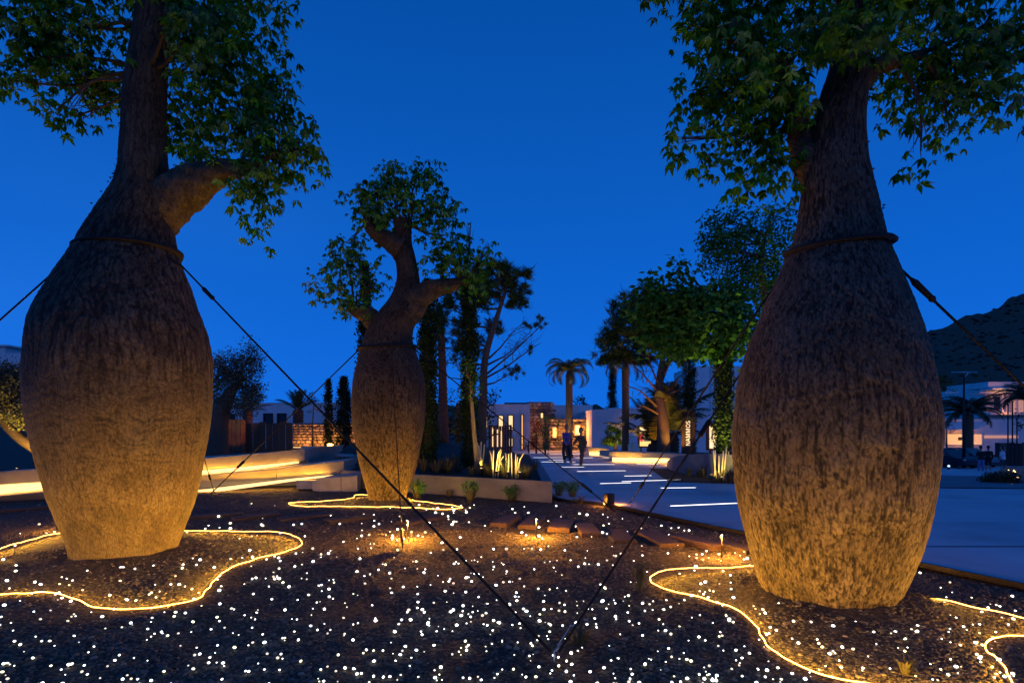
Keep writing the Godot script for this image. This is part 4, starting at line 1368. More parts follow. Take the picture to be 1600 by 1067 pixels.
func planting() -> void:
	var amber := Color(1.0, 0.66, 0.26)
	dens_boost = 2.2
	var olive := leaf_mat(0.10, 0.115, 0.07)
	var dark := leaf_mat(0.018, 0.036, 0.014)
	var pine := leaf_mat(0.06, 0.115, 0.03)
	var ivy := leaf_mat(0.03, 0.06, 0.016)
	var green := leaf_mat(0.055, 0.185, 0.025)
	var palm_m := mat(0.05, 0.075, 0.022, 0.6)
	var trunk_m: Material = M.wood
	var ol := small_leaves(2, 60, 0.30, 0.05)
	var big := small_leaves(3, 14, 0.34, 0.14, 1.7)
	var med := small_leaves(5, 18, 0.2, 0.075, 1.6)
	var ivl := small_leaves(4, 12, 0.11, 0.06, 1.5)
	var ndl := needle_tuft(6, 70, 0.42)
	# olives on the left
	tree("olive_tree", "gnarled olive tree glowing yellow at the far left edge", [at(62, 706, 21.0), at(38, 690, 21.0), at(12, 668, 21.0), at(-8, 640, 21.0)], [0.24, 0.2, 0.17, 0.1], [[15, 630, 40, 30, 21.0], [40, 605, 26, 30, 21.0], [-10, 600, 40, 40, 21.0], [40, 650, 20, 22, 20.8], [20, 585, 30, 18, 21.5], [62, 655, 14, 20, 21.2]], 46.0, 1.0, ol, olive, trunk_m, "olive trees", 0.06)
	var o := thing("garden_light", "small uplight under the glowing olive tree at the far left", "lamp", at(25, 708, 19.6), "small garden uplights")
	uplight(o, Vector3(0.0, 1.0, -0.55), Color(1, 0.76, 0.28), 4.0, 55.0)
	tree("olive_tree", "grey olive tree with a forked trunk just right of the fattest bottle tree", [at(338, 706, 23.0), at(342, 665, 23.0), at(350, 630, 23.0), at(372, 596, 23.0)], [0.45, 0.36, 0.28, 0.12], [[352, 590, 24, 34, 23.0], [384, 592, 24, 26, 23.0], [392, 558, 12, 26, 23.0], [340, 570, 16, 22, 23.2], [372, 628, 30, 18, 22.8], [395, 612, 14, 18, 23.0], [366, 565, 12, 14, 23.0], [335, 625, 14, 26, 23.4]], 42.0, 0.95, ol, olive, trunk_m, "olive trees", 0.06)
	palm("young_palm", "young feather palm with a stubby red trunk, in front of the long white house", at(465, 664, 33.0), 0.9, 0.3, 1.5, 16, 0.7, palm_m, M.corten, 1.25)
	palm("young_palm", "leaning young palm beside the grey olive tree", at(386, 664, 31.0), 0.8, 0.26, 1.5, 12, 0.6, palm_m, M.corten, 0.9)
	tree("shrub_tree", "small open shrub between the young palm and the dark cypresses", [at(488, 668, 30.0), at(489, 650, 30.0), at(490, 630, 30.0)], [0.05, 0.04, 0.02], [[490, 630, 18, 22, 30.0], [505, 645, 14, 14, 30.0]], 9.0, 0.9, med, dark, trunk_m, "", 0.02)
	column_plant("cypress", "thinnest dark cypress left of the smallest bottle tree", 513, 594, 694, 4.5, 27.0, dark, ivl, trunk_m, 0.7, "cypresses and ivy columns", 2.2)
	column_plant("cypress", "broad dark cypress touching the smallest bottle tree's left flank", 537, 590, 700, 11.0, 26.0, dark, ivl, trunk_m, 0.7, "cypresses and ivy columns", 1.5)
	column_plant("cypress", "tall cypress tip showing behind the smallest tree's left limb", 570, 412, 720, 8.0, 19.0, dark, ivl, trunk_m, 0.75, "cypresses and ivy columns", 1.8)
	column_plant("ivy_column", "tall straight ivy column right behind the smallest bottle tree", 668, 440, 728, 12.0, 17.0, ivy, ivl, trunk_m, 0.95, "cypresses and ivy columns", 2.4)
	column_plant("ivy_column", "ivy-wrapped trunk above the bamboo lights", 733, 440, 725, 10.5, 17.5, ivy, ivl, trunk_m, 0.95, "cypresses and ivy columns", 2.2)
	column_plant("ivy_column", "ivy-wrapped trunk next to the right lit poster", 1131, 500, 742, 11.5, 18.5, ivy, ivl, trunk_m, 0.95, "cypresses and ivy columns", 2.4)
	column_plant("cypress", "distant pointed cypress over the long white building's roof", 957, 568, 645, 9.0, 60.0, dark, med, trunk_m, 0.35, "cypresses and ivy columns", 0.35)
	# umbrella pines in the middle
	tree("pine_tree", "umbrella pine with a flat dark crown and long bare side branches, behind the ivy trunk", [at(752, 716, 21.0), at(755, 620, 21.0), at(758, 560, 21.0), at(775, 500, 21.0), at(790, 455, 21.0)], [0.2, 0.17, 0.14, 0.11, 0.06], [[790, 440, 44, 28, 21.0], [770, 462, 46, 26, 21.2], [805, 455, 26, 26, 21.0], [775, 425, 36, 12, 21.0], [740, 440, 34, 26, 21.3], [750, 455, 40, 26, 21.4], [815, 465, 14, 22, 21.0], [722, 470, 28, 30, 21.5], [770, 420, 30, 10, 21.0], [700, 500, 26, 40, 22.0], [765, 510, 26, 22, 21.4], [722, 540, 26, 34, 22.0]], 17.0, 0.8, ndl, pine, trunk_m, "pines", 0.05)
	var st := begin()
	var pn := get_node("pine_tree") as Node3D
	for q in [[760, 585, 842, 512, 848, 496], [757, 592, 830, 545, 846, 535], [764, 560, 800, 520, 822, 500], [756, 602, 790, 588, 812, 577], [762, 570, 815, 537, 826, 522], [755, 570, 715, 560, 682, 566], [757, 540, 722, 528, 694, 520], [752, 590, 700, 590, 690, 560]]:
		tube(st, [at(q[0], q[1], 21.0), at((q[0] + q[2]) / 2.0, (q[1] + q[3]) / 2.0 + 3, 20.8), at(q[2], q[3], 20.6), at(q[4], q[5], 20.5)], [0.045, 0.03, 0.016, 0.008], 5)
		for k in 9:
			var c := at(lerpf(q[0], q[4], 0.35 + 0.07 * k), lerpf(q[1], q[5], 0.35 + 0.07 * k), 20.65)
			tube(st, [c, c + rdir() * 0.35 + Vector3(0.1, 0.12, 0), c + rdir() * 0.3 + Vector3(0.3, 0.3, 0)], [0.012, 0.008, 0.004], 4)
	obj("bare_branch", st, trunk_m, pn, -pn.position)
	var xf := []
	for q in [[846, 500], [842, 512], [826, 506], [832, 548], [812, 578], [804, 585], [795, 580]]:
		for k in 5:
			xf.append(Transform3D(Basis(rdir(), R.randf() * 3.0).scaled(Vector3.ONE * 0.36), at(q[0] + R.randf_range(-7, 7), q[1] + R.randf_range(-7, 7), 20.5) - pn.position))
	stuff(multi("twig_needles", ndl, pine, xf, pn))
	tree("pine_tree", "slim bare-stemmed pine between the two ivy columns in the middle", [at(692, 692, 24.0), at(692, 620, 24.0), at(690, 540, 24.0), at(688, 480, 24.0)], [0.27, 0.2, 0.17, 0.1], [[690, 500, 30, 26, 24.0], [705, 460, 30, 26, 24.0], [700, 545, 22, 24, 24.3]], 9.0, 0.9, ndl, pine, M.corten, "pines", 0.05)
	tree("young_tree", "slender pale stem lit yellow beside the bamboo lights", [at(746, 734, 14.6), at(742, 690, 14.6), at(738, 640, 14.6), at(735, 600, 14.6)], [0.07, 0.06, 0.05, 0.02], [[738, 610, 22, 26, 14.6], [728, 580, 14, 26, 14.6]], 40.0, 0.7, med, green, mat(0.26, 0.21, 0.10, 0.8), "", 0.015)
	o = thing("garden_light", "small uplight at the foot of the slender pale stem", "lamp", at(752, 733, 13.9), "small garden uplights")
	uplight(o, Vector3(-0.15, 1.0, -0.25), Color(1, 0.8, 0.38), 0.1, 40.0)
	tree("dense_tree", "dark bushy tree filling the gap between the middle trunks", [at(715, 695, 34.0), at(715, 660, 34.0), at(715, 630, 34.0)], [0.2, 0.15, 0.1], [[705, 640, 34, 36, 34.0], [740, 650, 32, 34, 34.0], [765, 630, 16, 34, 33.0], [690, 665, 30, 30, 33.0], [725, 675, 40, 22, 32.0]], 9.0, 1.5, med, dark, trunk_m, "dark trees behind the garden", 0.05)
	o = thing("garden_light", "small uplight under the dark bushy tree in the middle", "lamp", at(708, 694, 30.0), "small garden uplights")
	uplight(o, Vector3(0.2, 1.0, -0.5), amber, 0.9, 55.0)
	tree("dense_tree", "rounded dark tree behind the single palm", [at(912, 660, 55.0), at(912, 640, 55.0), at(912, 625, 55.0)], [0.2, 0.15, 0.1], [[912, 630, 16, 13, 55.0], [905, 645, 22, 16, 54.0], [922, 642, 12, 12, 54.0]], 5.0, 1.8, med, dark, trunk_m, "dark trees behind the garden", 0.0)
	tree("dense_tree", "low dark tree line clump above the white slot-window building", [at(752, 650, 60.0), at(752, 640, 60.0), at(752, 635, 60.0)], [0.2, 0.15, 0.1], [[770, 634, 14, 5, 60.0], [748, 632, 18, 8, 60.0]], 5.0, 1.8, med, dark, trunk_m, "dark trees behind the garden", 0.0)
	# the single palm
	palm("feather_palm", "single feather palm with drooping fronds at the far end of the path", at(889, 700, 31.0), 4.3, 0.2, 2.0, 26, 3.0, palm_m, trunk_m, 1.0)
	o = thing("garden_light", "bright uplight at the foot of the bushes left of the single palm", "lamp", at(856, 702, 33.0), "small garden uplights")
	uplight(o, Vector3(-0.3, 1.0, -0.4), amber, 1.6, 50.0)
	o = thing("garden_light", "uplight at the foot of the single palm", "lamp", at(884, 705, 30.0), "small garden uplights")
	uplight(o, Vector3(0.12, 1.0, -0.25), Color(1, 0.75, 0.4), 1.6, 30.0)
	# bushes by the lit entrance
	var red := leaf_mat(0.35, 0.02, 0.015)
	for q in [["dark leafy shrub between the stacked benches and the smallest tree", 578, 17.0, 26, 18], ["dark shrub on the left of the box lamp's terrace edge", 494, 19.0, 16, 9], ["low dark shrub right of the box lamp before the terrace", 545, 18.5, 20, 9]]:
		var base := at(q[1], 700, q[2])
		base.y = 0.0
		tree("leafy_bush", q[0], [base, base + Vector3(0, 0.2, 0), base + Vector3(0, 0.45, 0)], [0.05, 0.04, 0.02], [[q[1], HZ + (EYE - 0.45) / q[2] * F, q[3], q[4], q[2]]], 16.0, 0.8, med, dark, trunk_m, "", 0.02)
	var bs := [["bougainvillea", "red-flowered bush left of the lit stone niche", [[838, 668, 14, 14, 36.0], [832, 690, 10, 12, 35.5]], red], ["leafy_bush", "dark leafy bush in front of the stone niche wall", [[852, 672, 18, 22, 36.0], [870, 655, 20, 12, 36.0], [858, 690, 16, 12, 35.0], [878, 690, 10, 12, 35.0]], green], ["leafy_bush", "low bush at the right corner of the slot-window building", [[826, 690, 12, 12, 37.0], [818, 700, 10, 8, 37.0]], green]]
	for b in bs:
		var c: Array = b[2][0]
		tree(b[0], b[1], [at(c[0], 704, c[4]), at(c[0], 690, c[4]), at(c[0], c[1], c[4])], [0.06, 0.05, 0.03], b[2], 14.0, 0.9, med, b[3], trunk_m, "", 0.03)
	tree("agave_bush", "spiky low plant lit yellow in front of the long white building", [at(962, 696, 33.0), at(962, 690, 33.0), at(962, 684, 33.0)], [0.1, 0.08, 0.05], [[962, 682, 17, 14, 33.0], [950, 690, 12, 8, 33.0], [975, 690, 10, 8, 33.0]], 22.0, 1.0, ndl, green, trunk_m, "", 0.0)
	o = thing("garden_light", "small uplight under the spiky plant by the long white building", "lamp", at(966, 697, 32.0), "small garden uplights")
	uplight(o, Vector3(0.0, 1.0, -0.6), amber, 0.6, 55.0)
	# the clump on the right
	palm("feather_palm", "tall slim palm at the left of the lit pine clump, fronds hanging", at(977, 704, 29.0), 4.6, 0.19, 1.8, 24, 2.7, palm_m, trunk_m, 0.9)
	tree("pine_tree", "nearer pine with an amber lit trunk beside the left poster", [at(1037, 708, 28.0), at(1036, 660, 28.0), at(1030, 610, 28.0), at(1036, 560, 28.0), at(1040, 530, 28.0)], [0.33, 0.27, 0.22, 0.16, 0.08], [[1030, 520, 50, 36, 28.0], [985, 520, 42, 26, 28.0], [1010, 480, 46, 30, 28.0], [955, 525, 22, 16, 28.0], [1060, 545, 30, 30, 28.0], [990, 555, 30, 24, 28.5], [950, 550, 24, 22, 28.5]], 14.0, 1.15, ndl, pine, trunk_m, "pines", 0.06)
	tree("pine_tree", "farther pine with an amber lit trunk, second of the pair beside the left poster", [at(1026, 705, 30.0), at(1026, 650, 30.0), at(1030, 600, 30.0), at(1052, 550, 30.0)], [0.25, 0.22, 0.18, 0.1], [[1055, 500, 40, 36, 30.0], [1075, 540, 26, 26, 30.0], [975, 490, 30, 22, 30.0], [1010, 510, 50, 40, 30.0]], 10.0, 1.2, ndl, pine, trunk_m, "pines", 0.06)
	pn = get_node("pine_tree_002") as Node3D
	st = begin()
	for q in [[1032, 640, 1000, 610, 972, 600], [1032, 625, 1060, 590, 1085, 575], [1031, 615, 1005, 585, 985, 565], [1034, 650, 1008, 635, 990, 632], [1033, 600, 1045, 570, 1062, 550], [1032, 632, 1052, 612, 1070, 606], [1031, 605, 1018, 575, 1010, 550]]:
		tube(st, [at(q[0], q[1], 28.0), at(q[2], q[3], 27.6), at(q[4], q[5], 27.4)], [0.06, 0.04, 0.015], 5)
		for k in 5:
			var c := at(lerpf(q[0], q[4], 0.3 + 0.14 * k), lerpf(q[1], q[5], 0.3 + 0.14 * k), 27.6)
			tube(st, [c, c + rdir() * 0.5, c + rdir() * 0.9 + Vector3(0, 0.3, 0)], [0.018, 0.012, 0.006], 4)
	obj("bare_branch", st, trunk_m, pn, -pn.position)
	o = thing("garden_light", "amber uplight at the foot of the nearer lit pine", "lamp", at(1043, 711, 26.9), "small garden uplights")
	uplight(o, Vector3(-0.12, 1.0, -0.22), Color(1, 0.58, 0.16), 1.6, 24.0)
	o = thing("garden_light", "amber uplight at the foot of the farther lit pine", "lamp", at(1027, 709, 28.8), "small garden uplights")
	uplight(o, Vector3(0.02, 1.0, -0.2), Color(1, 0.58, 0.16), 1.2, 24.0)
	for q in [["amber uplight under the hanging palm left of the lit pines", 968, 29.5, 1.6], ["amber uplight low between the lettered sign and the pines", 1058, 27.0, 1.6], ["green-gold uplight under the big-leaved arching tree", 1098, 20.5, 1.3]]:
		o = thing("garden_light", q[0], "lamp", at(q[1], 710, q[2]), "small garden uplights")
		uplight(o, Vector3(0.05, 1.0, -0.1), Color(1, 0.7, 0.28), q[3], 55.0)
	palm("fan_clump", "bushy multi-stemmed palm clump between the lit pines and the lettered sign", at(1052, 706, 29.0), 0.9, 0.3, 3.4, 22, 1.2, palm_m, trunk_m, 1.35)
	palm("fan_clump", "dark low palm tuft in front of the left poster's edge", at(1018, 708, 29.4), 0.4, 0.25, 3.0, 16, 0.9, palm_m, trunk_m, 1.35)
	column_plant("ivy_column", "leaf-covered palm trunk behind the lettered sign", 1077, 545, 706, 8.0, 29.0, ivy, ivl, trunk_m, 0.95, "cypresses and ivy columns", 1.3)
	tree("leafy_tree", "big-leaved green tree arching over the lit pines on the right", [at(1131, 700, 19.0), at(1131, 600, 19.0), at(1128, 530, 19.0), at(1110, 480, 19.0)], [0.2, 0.18, 0.15, 0.08], [[1050, 480, 40, 30, 18.5], [1028, 450, 20, 16, 18.5], [1066, 425, 14, 16, 18.5], [1100, 500, 40, 40, 18.0], [1140, 500, 36, 36, 18.0], [1165, 520, 30, 40, 18.0], [1075, 530, 34, 26, 18.5], [1120, 550, 40, 16, 18.5], [1030, 500, 40, 30, 19.0], [1150, 460, 34, 24, 18.5], [1095, 465, 30, 22, 18.5], [1045, 520, 44, 36, 18.8], [1010, 480, 30, 26, 18.8], [1075, 480, 36, 34, 18.5]], 40.0, 1.0, big, green, trunk_m, "", 0.05)
	o = thing("garden_light", "small uplight at the foot of the ivy trunk by the right poster", "lamp", at(1138, 741, 17.4), "small garden uplights")
	uplight(o, Vector3(-0.05, 1.0, -0.14), Color(1, 0.85, 0.4), 2.6, 50.0)
	tree("pine_tree", "tall dark pine behind the nearest bottle tree's left shoulder", [at(1190, 720, 22.0), at(1195, 600, 22.0), at(1200, 500, 22.0), at(1190, 420, 22.0), at(1195, 370, 22.0)], [0.3, 0.25, 0.2, 0.14, 0.06], [[1110, 385, 22, 40, 22.0], [1130, 345, 34, 18, 22.0], [1215, 410, 30, 50, 22.0], [1150, 380, 48, 34, 22.0], [1205, 360, 46, 30, 22.0], [1120, 400, 26, 24, 22.0], [1180, 430, 50, 30, 22.0], [1215, 335, 30, 14, 22.0], [1145, 445, 36, 30, 22.0], [1195, 470, 40, 30, 22.2], [1120, 370, 28, 18, 22.0], [1170, 350, 40, 20, 22.0], [1165, 410, 60, 40, 22.2]], 28.0, 1.1, med, green, trunk_m, "pines", 0.05)
	# right of the nearest tree
	palm("canary_palm", "wide feather palm with a dense crown in front of the low white house", plaza_point(at(1513, 672, 52.0).x, 52.0, 0.0), 4.4, 0.45, 3.4, 44, 1.9, mat(0.03, 0.05, 0.018, 0.6), trunk_m, 0.9)
	palm("canary_palm", "dark palm cut off by the right edge, before the balcony house", plaza_point(at(1612, 672, 50.0).x, 50.0, 0.0), 5.6, 0.4, 3.2, 36, 1.9, mat(0.03, 0.05, 0.018, 0.6), trunk_m, 0.9)
	tree("leafy_tree", "yellow-green tree half hidden by the nearest bottle tree's right flank", [at(1455, 735, 46.0), at(1456, 680, 46.0), at(1458, 620, 46.0)], [0.25, 0.2, 0.1], [[1478, 600, 26, 14, 46.0], [1450, 590, 30, 20, 46.0], [1474, 635, 16, 16, 46.0]], 7.0, 1.5, med, leaf_mat(0.08, 0.09, 0.02), trunk_m, "", 0.05)
	for q in [["dark round shrub on the right edge above the board fence", 1604, 660, 16, 22, 46.0], ["dark round shrub beside the canopy of the low white house", 1480, 668, 10, 8, 56.0]]:
		tree("round_shrub", q[0], [at(q[1], 720, q[5]), at(q[1], 700, q[5]), at(q[1], q[2], q[5])], [0.1, 0.08, 0.04], [[q[1], q[2], q[3], q[4], q[5]]], 7.0, 1.5, med, dark, trunk_m, "", 0.0)
	# grasses and small shrubs
	var tm := mat(0.085, 0.085, 0.035, 0.8)
	var tf := [tuft_mesh(46, 0.42, 0.3, 1), tuft_mesh(60, 0.3, 0.34, 2), tuft_mesh(36, 0.55, 0.26, 3)]
	var gl := "feathery grass tuft growing in the straight low planter"
	for i in 42:
		var x := R.randf_range(650, 858)
		var d := lerpf(15.0, 12.6, (x - 640) / 220.0) + R.randf() * R.randf() * 4.0
		var g := put("grass_tuft", tf[i % 3], tm, self, Vector3(at(x, 672, d).x, 0.42, -d))
		if g.position.x > 0.7:
			g.position.x = 0.66
		g.scale = Vector3.ONE * R.randf_range(0.7, 1.35)
		g.rotation.y = R.randf() * TAU
		tag(g, gl, "grass", "grass tufts in the planter")
	for i in 16:
		var g := put("grass_tuft", tf[i % 3], tm, self, Vector3(R.randf_range(5.9, 7.1), 0.03, -R.randf_range(15.8, 19.0)))
		g.scale = Vector3.ONE * R.randf_range(0.8, 1.3)
		tag(g, "grass tuft in the dark bed between curved planter wall and nearest tree", "grass", "grass tufts in the right bed")
	var sh := [["spindly lit shrub touching the smallest bottle tree's foot", 652, 780, 0.42, 0.32], ["leafy lit shrub before the straight planter wall, nearest the middle", 735, 783, 0.42, 0.34], ["dark low shrub at the foot of the planter wall's middle", 772, 774, 0.3, 0.3], ["small dark sprig left of the lit shrub by the planter", 702, 776, 0.22, 0.2], ["dark shrub at the planter wall's right end", 800, 782, 0.3, 0.34], ["dark clump on the plaza edge just past the planter corner", 873, 776, 0.32, 0.3], ["spiky dark clump on the plaza edge beside the small bollard", 895, 778, 0.36, 0.3], ["low dark clump left of the small bollard", 905, 786, 0.2, 0.3], ["thin grassy sprig on the gravel left of the right rope light loop", 1000, 925, 0.34, 0.1], ["tiny green weed at the very bottom right of the gravel", 1415, 1052, 0.12, 0.1], ["low weed beside the left rope light", 905, 1005, 0.16, 0.2]]
	for q in sh:
		var p := gnd(q[1], q[2])
		o = thing("small_shrub", q[0], "shrub", p)
		put("leaves", tuft_mesh(34, q[3] * 1.1, q[4], int(q[1])), tm, o)
		var xs := []
		if q[3] > 0.25 and q[1] < 900:
			for k in 26:
				xs.append(Transform3D(Basis(rdir(), R.randf() * 3.0).scaled(Vector3.ONE * 0.55), Vector3(R.randf_range(-1, 1) * q[4] * 0.5, q[3] * R.randf_range(0.45, 1.0), R.randf_range(-1, 1) * q[4] * 0.5)))
			stuff(multi("foliage", ivl, green, xs, o))

# ---------------------------------------------------------------- ropes, lines and lamps
func light_rope(label: String, px: Array, e: float, axis: Vector3) -> void:
	var pts := []
	for p in px:
		pts.append(gnd(p[0], p[1], 0.018))
	pts = spline(pts, 0.05)
	var wob := noise(FastNoiseLite.TYPE_SIMPLEX_SMOOTH, 0.9, 91, 2)
	for i in range(1, pts.size() - 1):
		var v: Vector3 = pts[i]
		pts[i] = v + Vector3(wob.get_noise_2d(v.x * 2.0, v.z * 2.0) * 0.035, wob.get_noise_2d(v.x * 3.0 + 50.0, v.z * 3.0) * 0.012 - 0.002, wob.get_noise_2d(v.x * 2.0, v.z * 2.0 + 80.0) * 0.035)
	var o := thing("light_rope", label, "light rope", pts[0], "glowing rope lights round the bottle trees")
	var m := glow(1.0, 0.42, 0.075, 9.0)
	var i := 0
	while i < pts.size() - 1:
		var j := mini(i + 24, pts.size() - 1)
		var st := begin()
		var part := pts.slice(i, j + 1)
		tube(st, part, [0.0048], 7)
		obj("light_tube", st, m, o, -o.position)
		var k := i
		while k < j:
			var n := mini(k + 8, j)
			var lift: Vector3 = (axis - pts[k]) * Vector3(1, 0, 1)
			lift = lift.normalized() * 0.012 + Vector3.UP * 0.011
			strip_light(o, pts[k] - o.position + lift, pts[n] - o.position + lift, lift.normalized() - Vector3.UP * 0.3, 0.008, Color(1.0, 0.7, 0.2), e * pts[k].distance_to(pts[n]))
			k = n
		i = j

func guy(label: String, ring: Array, pts: Array, r := 0.011, buckle := -1.0) -> void:       # a tie: sling round the trunk, line, tensioner
	var o := thing("guy_line", label, "guy line", pts[-1], "black guy lines staying the bottle trees")
	var st := begin()
	tube(st, pts, [r], 6)
	obj("line", st, M.rope, o, -o.position)
	if buckle >= 0.0:
		var a: Vector3 = pts[-2]
		var b: Vector3 = pts[-1]
		var c := a.lerp(b, buckle)
		var dir := (b - a).normalized()
		st = begin()
		tube(st, [c - dir * 0.16, c - dir * 0.12, c - dir * 0.1, c + dir * 0.1, c + dir * 0.12, c + dir * 0.16], [r, r * 2.0, r * 2.6, r * 2.2, r * 2.8, r], 7)
		obj("tensioner", st, M.rope, o, -o.position)
	if ring.size():
		st = begin()
		tube(st, [ring[0], ring[1]], [r * 2.2, r * 1.5], 6)
		obj("knot", st, M.rope, o, -o.position)

func sling(label: String, x0: float, x1: float, y: float, d: float, turns: int, sag: float) -> void:
	var al := atan((x0 - 800.0) / F)
	var ar := atan((x1 - 800.0) / F)
	var mid := (al + ar) / 2.0
	var r := d / cos(mid) * sin((ar - al) / 2.0) + 0.022
	var c := Vector3(d * tan(mid), EYE + (HZ - y) / F * d, -d)
	var o := thing("trunk_sling", label, "sling", c, "black slings round the bottle trunks")
	for t in turns:
		var pts := []
		for k in 40:
			var a := TAU * k / 40.0
			pts.append(Vector3(cos(a) * (r + 0.01 * t), sag * cos(a + 0.9 * t) + 0.03 * t - sag * 0.3 * sin(a), sin(a) * (r + 0.01 * t)))
		var st := begin()
		tube(st, pts, [0.024], 7, true)
		obj("strap", st, M.rope, o)

func stake_light(label: String, px: float, py: float, e: float) -> void:
	var o := thing("stake_light", label, "lamp", gnd(px, py), "small stake lights on the gravel")
	var st := begin()
	tube(st, [Vector3(0, -0.05, 0), Vector3(0, 0.27, 0)], [0.006], 6)
	obj("stem", st, M.dark_metal, o)
	st = begin()
	tube(st, [Vector3(0, 0.27, 0), Vector3(0, 0.285, 0), Vector3(0, 0.295, 0)], [0.045, 0.035, 0.01], 10)
	obj("hood", st, M.dark_metal, o)
	st = begin()
	ball(st, Vector3(0, 0.262, 0), Vector3(0.012, 0.007, 0.012), 8, 4)
	obj("lamp_bulb", st, glow(1.0, 0.5, 0.12, 3.0), o)
	omni(o, Vector3(0, 0.245, 0.02), Color(1.0, 0.64, 0.2), e, 0.02)

func ropes_and_lights() -> void:
	var e := 0.43
	light_rope("glowing rope light winding round the fattest bottle tree at left", [[-160, 905], [-60, 880], [0, 857], [50, 842], [108, 830], [180, 822], [240, 824], [288, 829], [380, 830], [440, 832], [466, 841], [468, 852], [440, 863], [385, 877], [350, 893], [332, 911], [310, 934], [270, 945], [200, 952], [165, 951], [140, 945], [115, 934], [85, 926], [50, 926], [0, 929], [-80, 935]], e * 0.75, Vector3(-5.04, 0, -7.05))
	light_rope("flat glowing rope loop round the foot of the smallest bottle tree", [[640, 779.5], [655, 783], [680, 786], [722, 792], [690, 795.5], [640, 793], [560, 791], [470, 790.5], [452, 787], [462, 784.5], [500, 783], [535, 780.5], [551, 777], [556, 773.5], [578, 773], [605, 773.5], [640, 779.3]], e * 0.55, Vector3(-2.87, 0, -12.5))
	light_rope("glowing rope light snaking round the nearest bottle tree at right", [[1240, 877], [1180, 882], [1150, 886], [1090, 887.5], [1040, 892], [1017, 900], [1022, 911], [1050, 923], [1100, 934], [1140, 947], [1170, 966], [1192, 995], [1216, 1020], [1260, 1043], [1330, 1062], [1420, 1082], [1510, 1100], [1580, 1092], [1578, 1055], [1560, 1030], [1541, 1012], [1544, 1001], [1568, 995], [1600, 992], [1680, 988], [1690, 978], [1600, 966], [1560, 955], [1500, 942], [1440, 931], [1398, 921], [1370, 912]], e * 0.5, Vector3(3.15, 0, -5.35))
	# slings and guy lines
	sling("black rope sling round the fattest bottle tree's shoulder", 116, 280, 396, 7.05, 2, 0.03)
	sling("black rope sling round the smallest bottle tree below its fork", 562, 649, 545, 12.5, 2, 0.05)
	sling("black rope sling round the nearest bottle tree's neck", 1232, 1394, 392, 5.35, 2, 0.05)
	var stake := gnd(866, 1030)
	guy("long black guy line slanting down from the fattest tree to the front steel anchor", [at(262, 402, 6.7), at(287, 420, 6.75)], [at(283, 415, 6.75), stake + Vector3(-0.02, 0.05, 0)], 0.0105, 0.12)
	guy("black guy line running off the left edge from the fattest tree", [at(132, 392, 6.9), at(113, 400, 6.95)], [at(116, 396, 6.95), gnd(-420, 872)], 0.011, -1.0)
	guy("thin guy line ending at ground by the lit benches, coming from behind the fattest tree", [], [at(225, 400, 7.75), gnd(334, 769)], 0.011, 0.89)
	guy("black guy line crossing the sky left of the smallest tree down to the lit benches", [at(568, 541, 12.3), at(556, 548, 12.35)], [at(562, 545, 12.3), gnd(329, 771)], 0.014, 0.78)
	guy("black guy line from the smallest tree to the ground by the small bollard", [at(645, 541, 12.3), at(652, 550, 12.3)], [at(648, 546, 12.3), gnd(962, 799)], 0.013, 0.87)
	guy("short upright guy line down the front of the smallest tree's trunk", [], [at(611, 538, 11.75), at(617, 650, 11.35), gnd(629, 857)], 0.0095, 0.93)
	guy("thick black guy line running off the right edge from the nearest tree", [at(1385, 398, 5.0), at(1408, 420, 5.05)], [at(1392, 405, 5.05), gnd(1960, 945)], 0.012, 0.09)
	guy("black guy line from the nearest tree to the front steel anchor", [], [at(1250, 400, 5.75), at(1205, 470, 6.05), at(1163, 575, 6.1), stake + Vector3(0.03, 0.05, 0)], 0.0105, 0.3)
	guy("black guy line from the nearest tree to the plaza's edge near the bollard", [], [at(1246, 398, 5.8), at(1205, 455, 6.1), at(1160, 520, 6.25), gnd(982, 790)], 0.012, 0.8)
	var o := thing("ground_anchor", "bright steel turnbuckle anchor where two guy lines meet in the gravel", "anchor", stake)
	var st := begin()
	var up := (at(1163, 575, 6.1) - stake).normalized()
	for s in [-1, 1]:
		tube(st, [up * 0.1 + Vector3(0.018 * s, 0.03, 0), up * 0.25 + Vector3(0.018 * s, 0.03, 0)], [0.0045], 6)
	for k in [0.09, 0.26]:
		tube(st, [up * k + Vector3(-0.028, 0.03, 0), up * k + Vector3(0.028, 0.03, 0)], [0.007], 6)
	obj("turnbuckle", st, M.steel, o)
	st = begin()
	tube(st, [Vector3(0.0, -0.1, 0.02), Vector3(0, 0.05, 0), up * 0.1 + Vector3(0, 0.03, 0)], [0.008], 6)
	obj("stake", st, M.steel, o)
	# strips of light in the path
	var led := [[823, 857, 707.3], [859, 906, 709.3], [833, 885, 715], [858, 884, 719], [846, 898, 721.8], [829, 847, 730.5], [877, 913, 729.8], [896, 960, 725.8], [899, 927, 715.5], [942, 953, 715.2], [902, 978, 736], [976, 1018, 743.5], [938, 986, 755], [972, 1064, 751], [1033, 1087, 762.3], [995, 1027, 725.5], [1048, 1152, 788.5]]
	var slope := [0.0, 0.0, 0.0, 0.0, 0.0, 0.0, 0.0, 0.0, 0.0, 0.0, -1.0, -0.8, -1.2, -2.8, -0.6, 0.0, -4.5]
